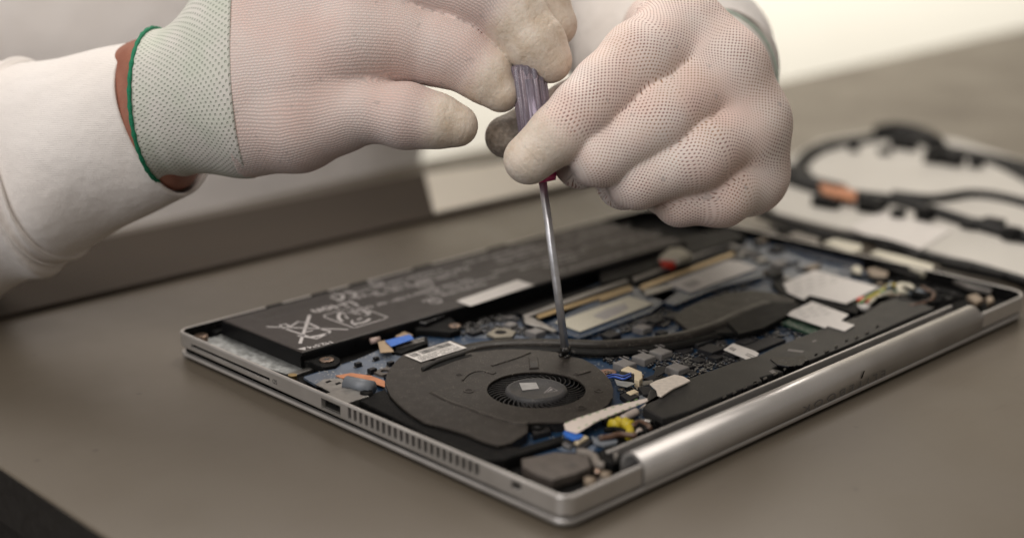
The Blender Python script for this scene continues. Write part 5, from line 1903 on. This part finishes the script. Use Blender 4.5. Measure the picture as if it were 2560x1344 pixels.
torso = bmesh.new()
TC = (0.281, 0.70)
prof = [(-0.35, 0.19, 0.16), (-0.15, 0.195, 0.165), (-0.02, 0.20, 0.17), (0.08, 0.20, 0.17), (0.20, 0.20, 0.17), (0.35, 0.21, 0.165), (0.48, 0.22, 0.15), (0.56, 0.20, 0.12), (0.62, 0.11, 0.09), (0.66, 0.075, 0.075)]
rings = []
tax = Vector((0.715, -0.699, 0)).normalized()
tay = Vector((0.699, 0.715, 0)).normalized()
rowsT = []
for i in range(len(prof) - 1):
    for k in range(6):
        t = k / 6
        rowsT.append([prof[i][j] * (1 - t) + prof[i + 1][j] * t for j in range(3)])
rowsT.append(prof[-1])
for z_, ru, rv_ in rowsT:
    row = []
    for k in range(72):
        a = 2 * math.pi * k / 72
        w_ = 1 + 0.012 * math.sin(5 * a + z_ * 40) + 0.010 * math.sin(3 * a - z_ * 65)
        q = Vector((TC[0], TC[1], 0)) + tax * (ru * w_ * math.cos(a)) + tay * (rv_ * w_ * math.sin(a))
        row.append((q.x, q.y, z_))
    rings.append(row)
bm = ring_loft(rings, False)
shirt = from_bm("sweatshirt", bm, M_shirt, person, True)
md = shirt.modifiers.new("thickness", 'SOLIDIFY')
md.thickness = 0.003

sl = ring_loft_obj("sleeve_cuff", [(411, 295, 23, 17, 23, 202, 172), (330, 322, 27, 16, 22, 208, 178), (240, 355, 31, 14, 21, 220, 186), (150, 388, 36, 13, 20, 240, 194), (110, 402, 39, 12, 20, 246, 198)], 10, M_shirt, shirt, 96,
                   lambda T, PH: 0.0010 * np.sin(T * 9 + PH * 2) * T + 0.0008 * np.sin(PH * 4 + T * 5), 0.0016)
ring_loft_obj("sleeve", [(116, 400, 38, 12, 20, 252, 204), (95, 406, 40, 12, 20, 262, 212), (40, 424, 44, 14, 20, 265, 222), (-120, 480, 60, 18, 24, 285, 245), (-400, 560, 120, 20, 36, 320, 290), (-640, 480, 230, -30, 50, 340, 320),
                           (-560, 150, 330, -75, 35, 330, 320), (-330, -180, 420, -70, 20, 330, 330)], 10, M_shirt, shirt, 96,
              lambda T, PH: 0.0022 * np.sin(T * 30 + PH * 2) * np.minimum(T * 5, 1) + 0.0010 * np.sin(PH * 5 + T * 16), 0.002)
# twin needle seam along the cuff's join
for off, r_ in ((0, 0.0007), (-26, 0.0005)):
    rg = ring_pts(113 + off, 401 - off * 0.25, 38.5, 12, 20, 249 + (11 if off else 0), 203 + (9 if off else 0), 120) @ CRn.T + CAMn
    bm = bmesh.new()
    pts = [Vector(p) for p in rg]
    rws = []
    for i, p in enumerate(pts):
        d = (pts[(i + 1) % 120] - pts[i - 1]).normalized()
        s_ = d.cross(CR @ Vector((0, 0, 1))).normalized()
        t_ = s_.cross(d)
        rad = r_ * (1 + (0.5 * math.sin(i * 3.1) if off else 0.1))
        rws.append([bm.verts.new(p + (s_ * math.cos(2 * math.pi * k / 6) + t_ * math.sin(2 * math.pi * k / 6)) * rad) for k in range(6)])
    for i in range(120):
        a, b = rws[i], rws[(i + 1) % 120]
        for k in range(6):
            bm.faces.new((a[k], a[(k + 1) % 6], b[(k + 1) % 6], b[k]))
    from_bm("cuff_seam", bm, M_shirt, shirt, True)

# far arm: glove cuff with its green edge, then the sleeve running back to the shoulder
cuffB = [(1745, 215, 34, 112, -70, 150, 140), (1740, 222, 44, 112, -70, 190, 180), (1736, 226, 54, 112, -70, 211, 204), (1722, 212, 80, 115, -66, 212, 205)]
ring_loft_obj("cuff", cuffB, 8, mat("pale_cuff_knit", (0.72, 0.68, 0.64, 1), 0.9, 0, 0.06, 600, 0.0002, 1400), gB, 72, None, 0.0008)
rg = ring_pts(1737, 226, 53, 112, -70, 213, 206, 90) @ CRn.T + CAMn
bm = bmesh.new()
pts = [Vector(p) for p in rg]
rws = []
for i, p in enumerate(pts):
    d = (pts[(i + 1) % 90] - pts[i - 1]).normalized()
    s_ = d.cross(CR @ Vector((0, 0, 1))).normalized()
    t_ = s_.cross(d)
    rws.append([bm.verts.new(p + (s_ * math.cos(2 * math.pi * k / 6) + t_ * math.sin(2 * math.pi * k / 6)) * 0.0007) for k in range(6)])
for i in range(90):
    a, b = rws[i], rws[(i + 1) % 90]
    for k in range(6):
        bm.faces.new((a[k], a[(k + 1) % 6], b[(k + 1) % 6], b[k]))
from_bm("cuff_edge", bm, mat("pale_green_thread", (0.50, 0.60, 0.53, 1), 0.8), gB, True)
ring_loft_obj("sleeve", [(1733, 222, 53, 116, -70, 219, 212), (1727, 216, 62, 120, -68, 228, 222), (1705, 180, 90, 125, -64, 238, 232), (1650, 90, 145, 140, -55, 245, 238), (1540, -50, 220, 150, -50, 245, 235), (1330, -150, 320, 155, -50, 265, 255), (1050, -280, 430, 165, -50, 285, 280), (760, -380, 520, 170, -40, 300, 290)],
              8, M_shirt, shirt, 80, lambda T, PH: 0.003 * np.sin(T * 26 + PH * 2) * np.minimum(T * 4, 1) + 0.0016 * np.sin(PH * 4 + T * 12), 0.002)
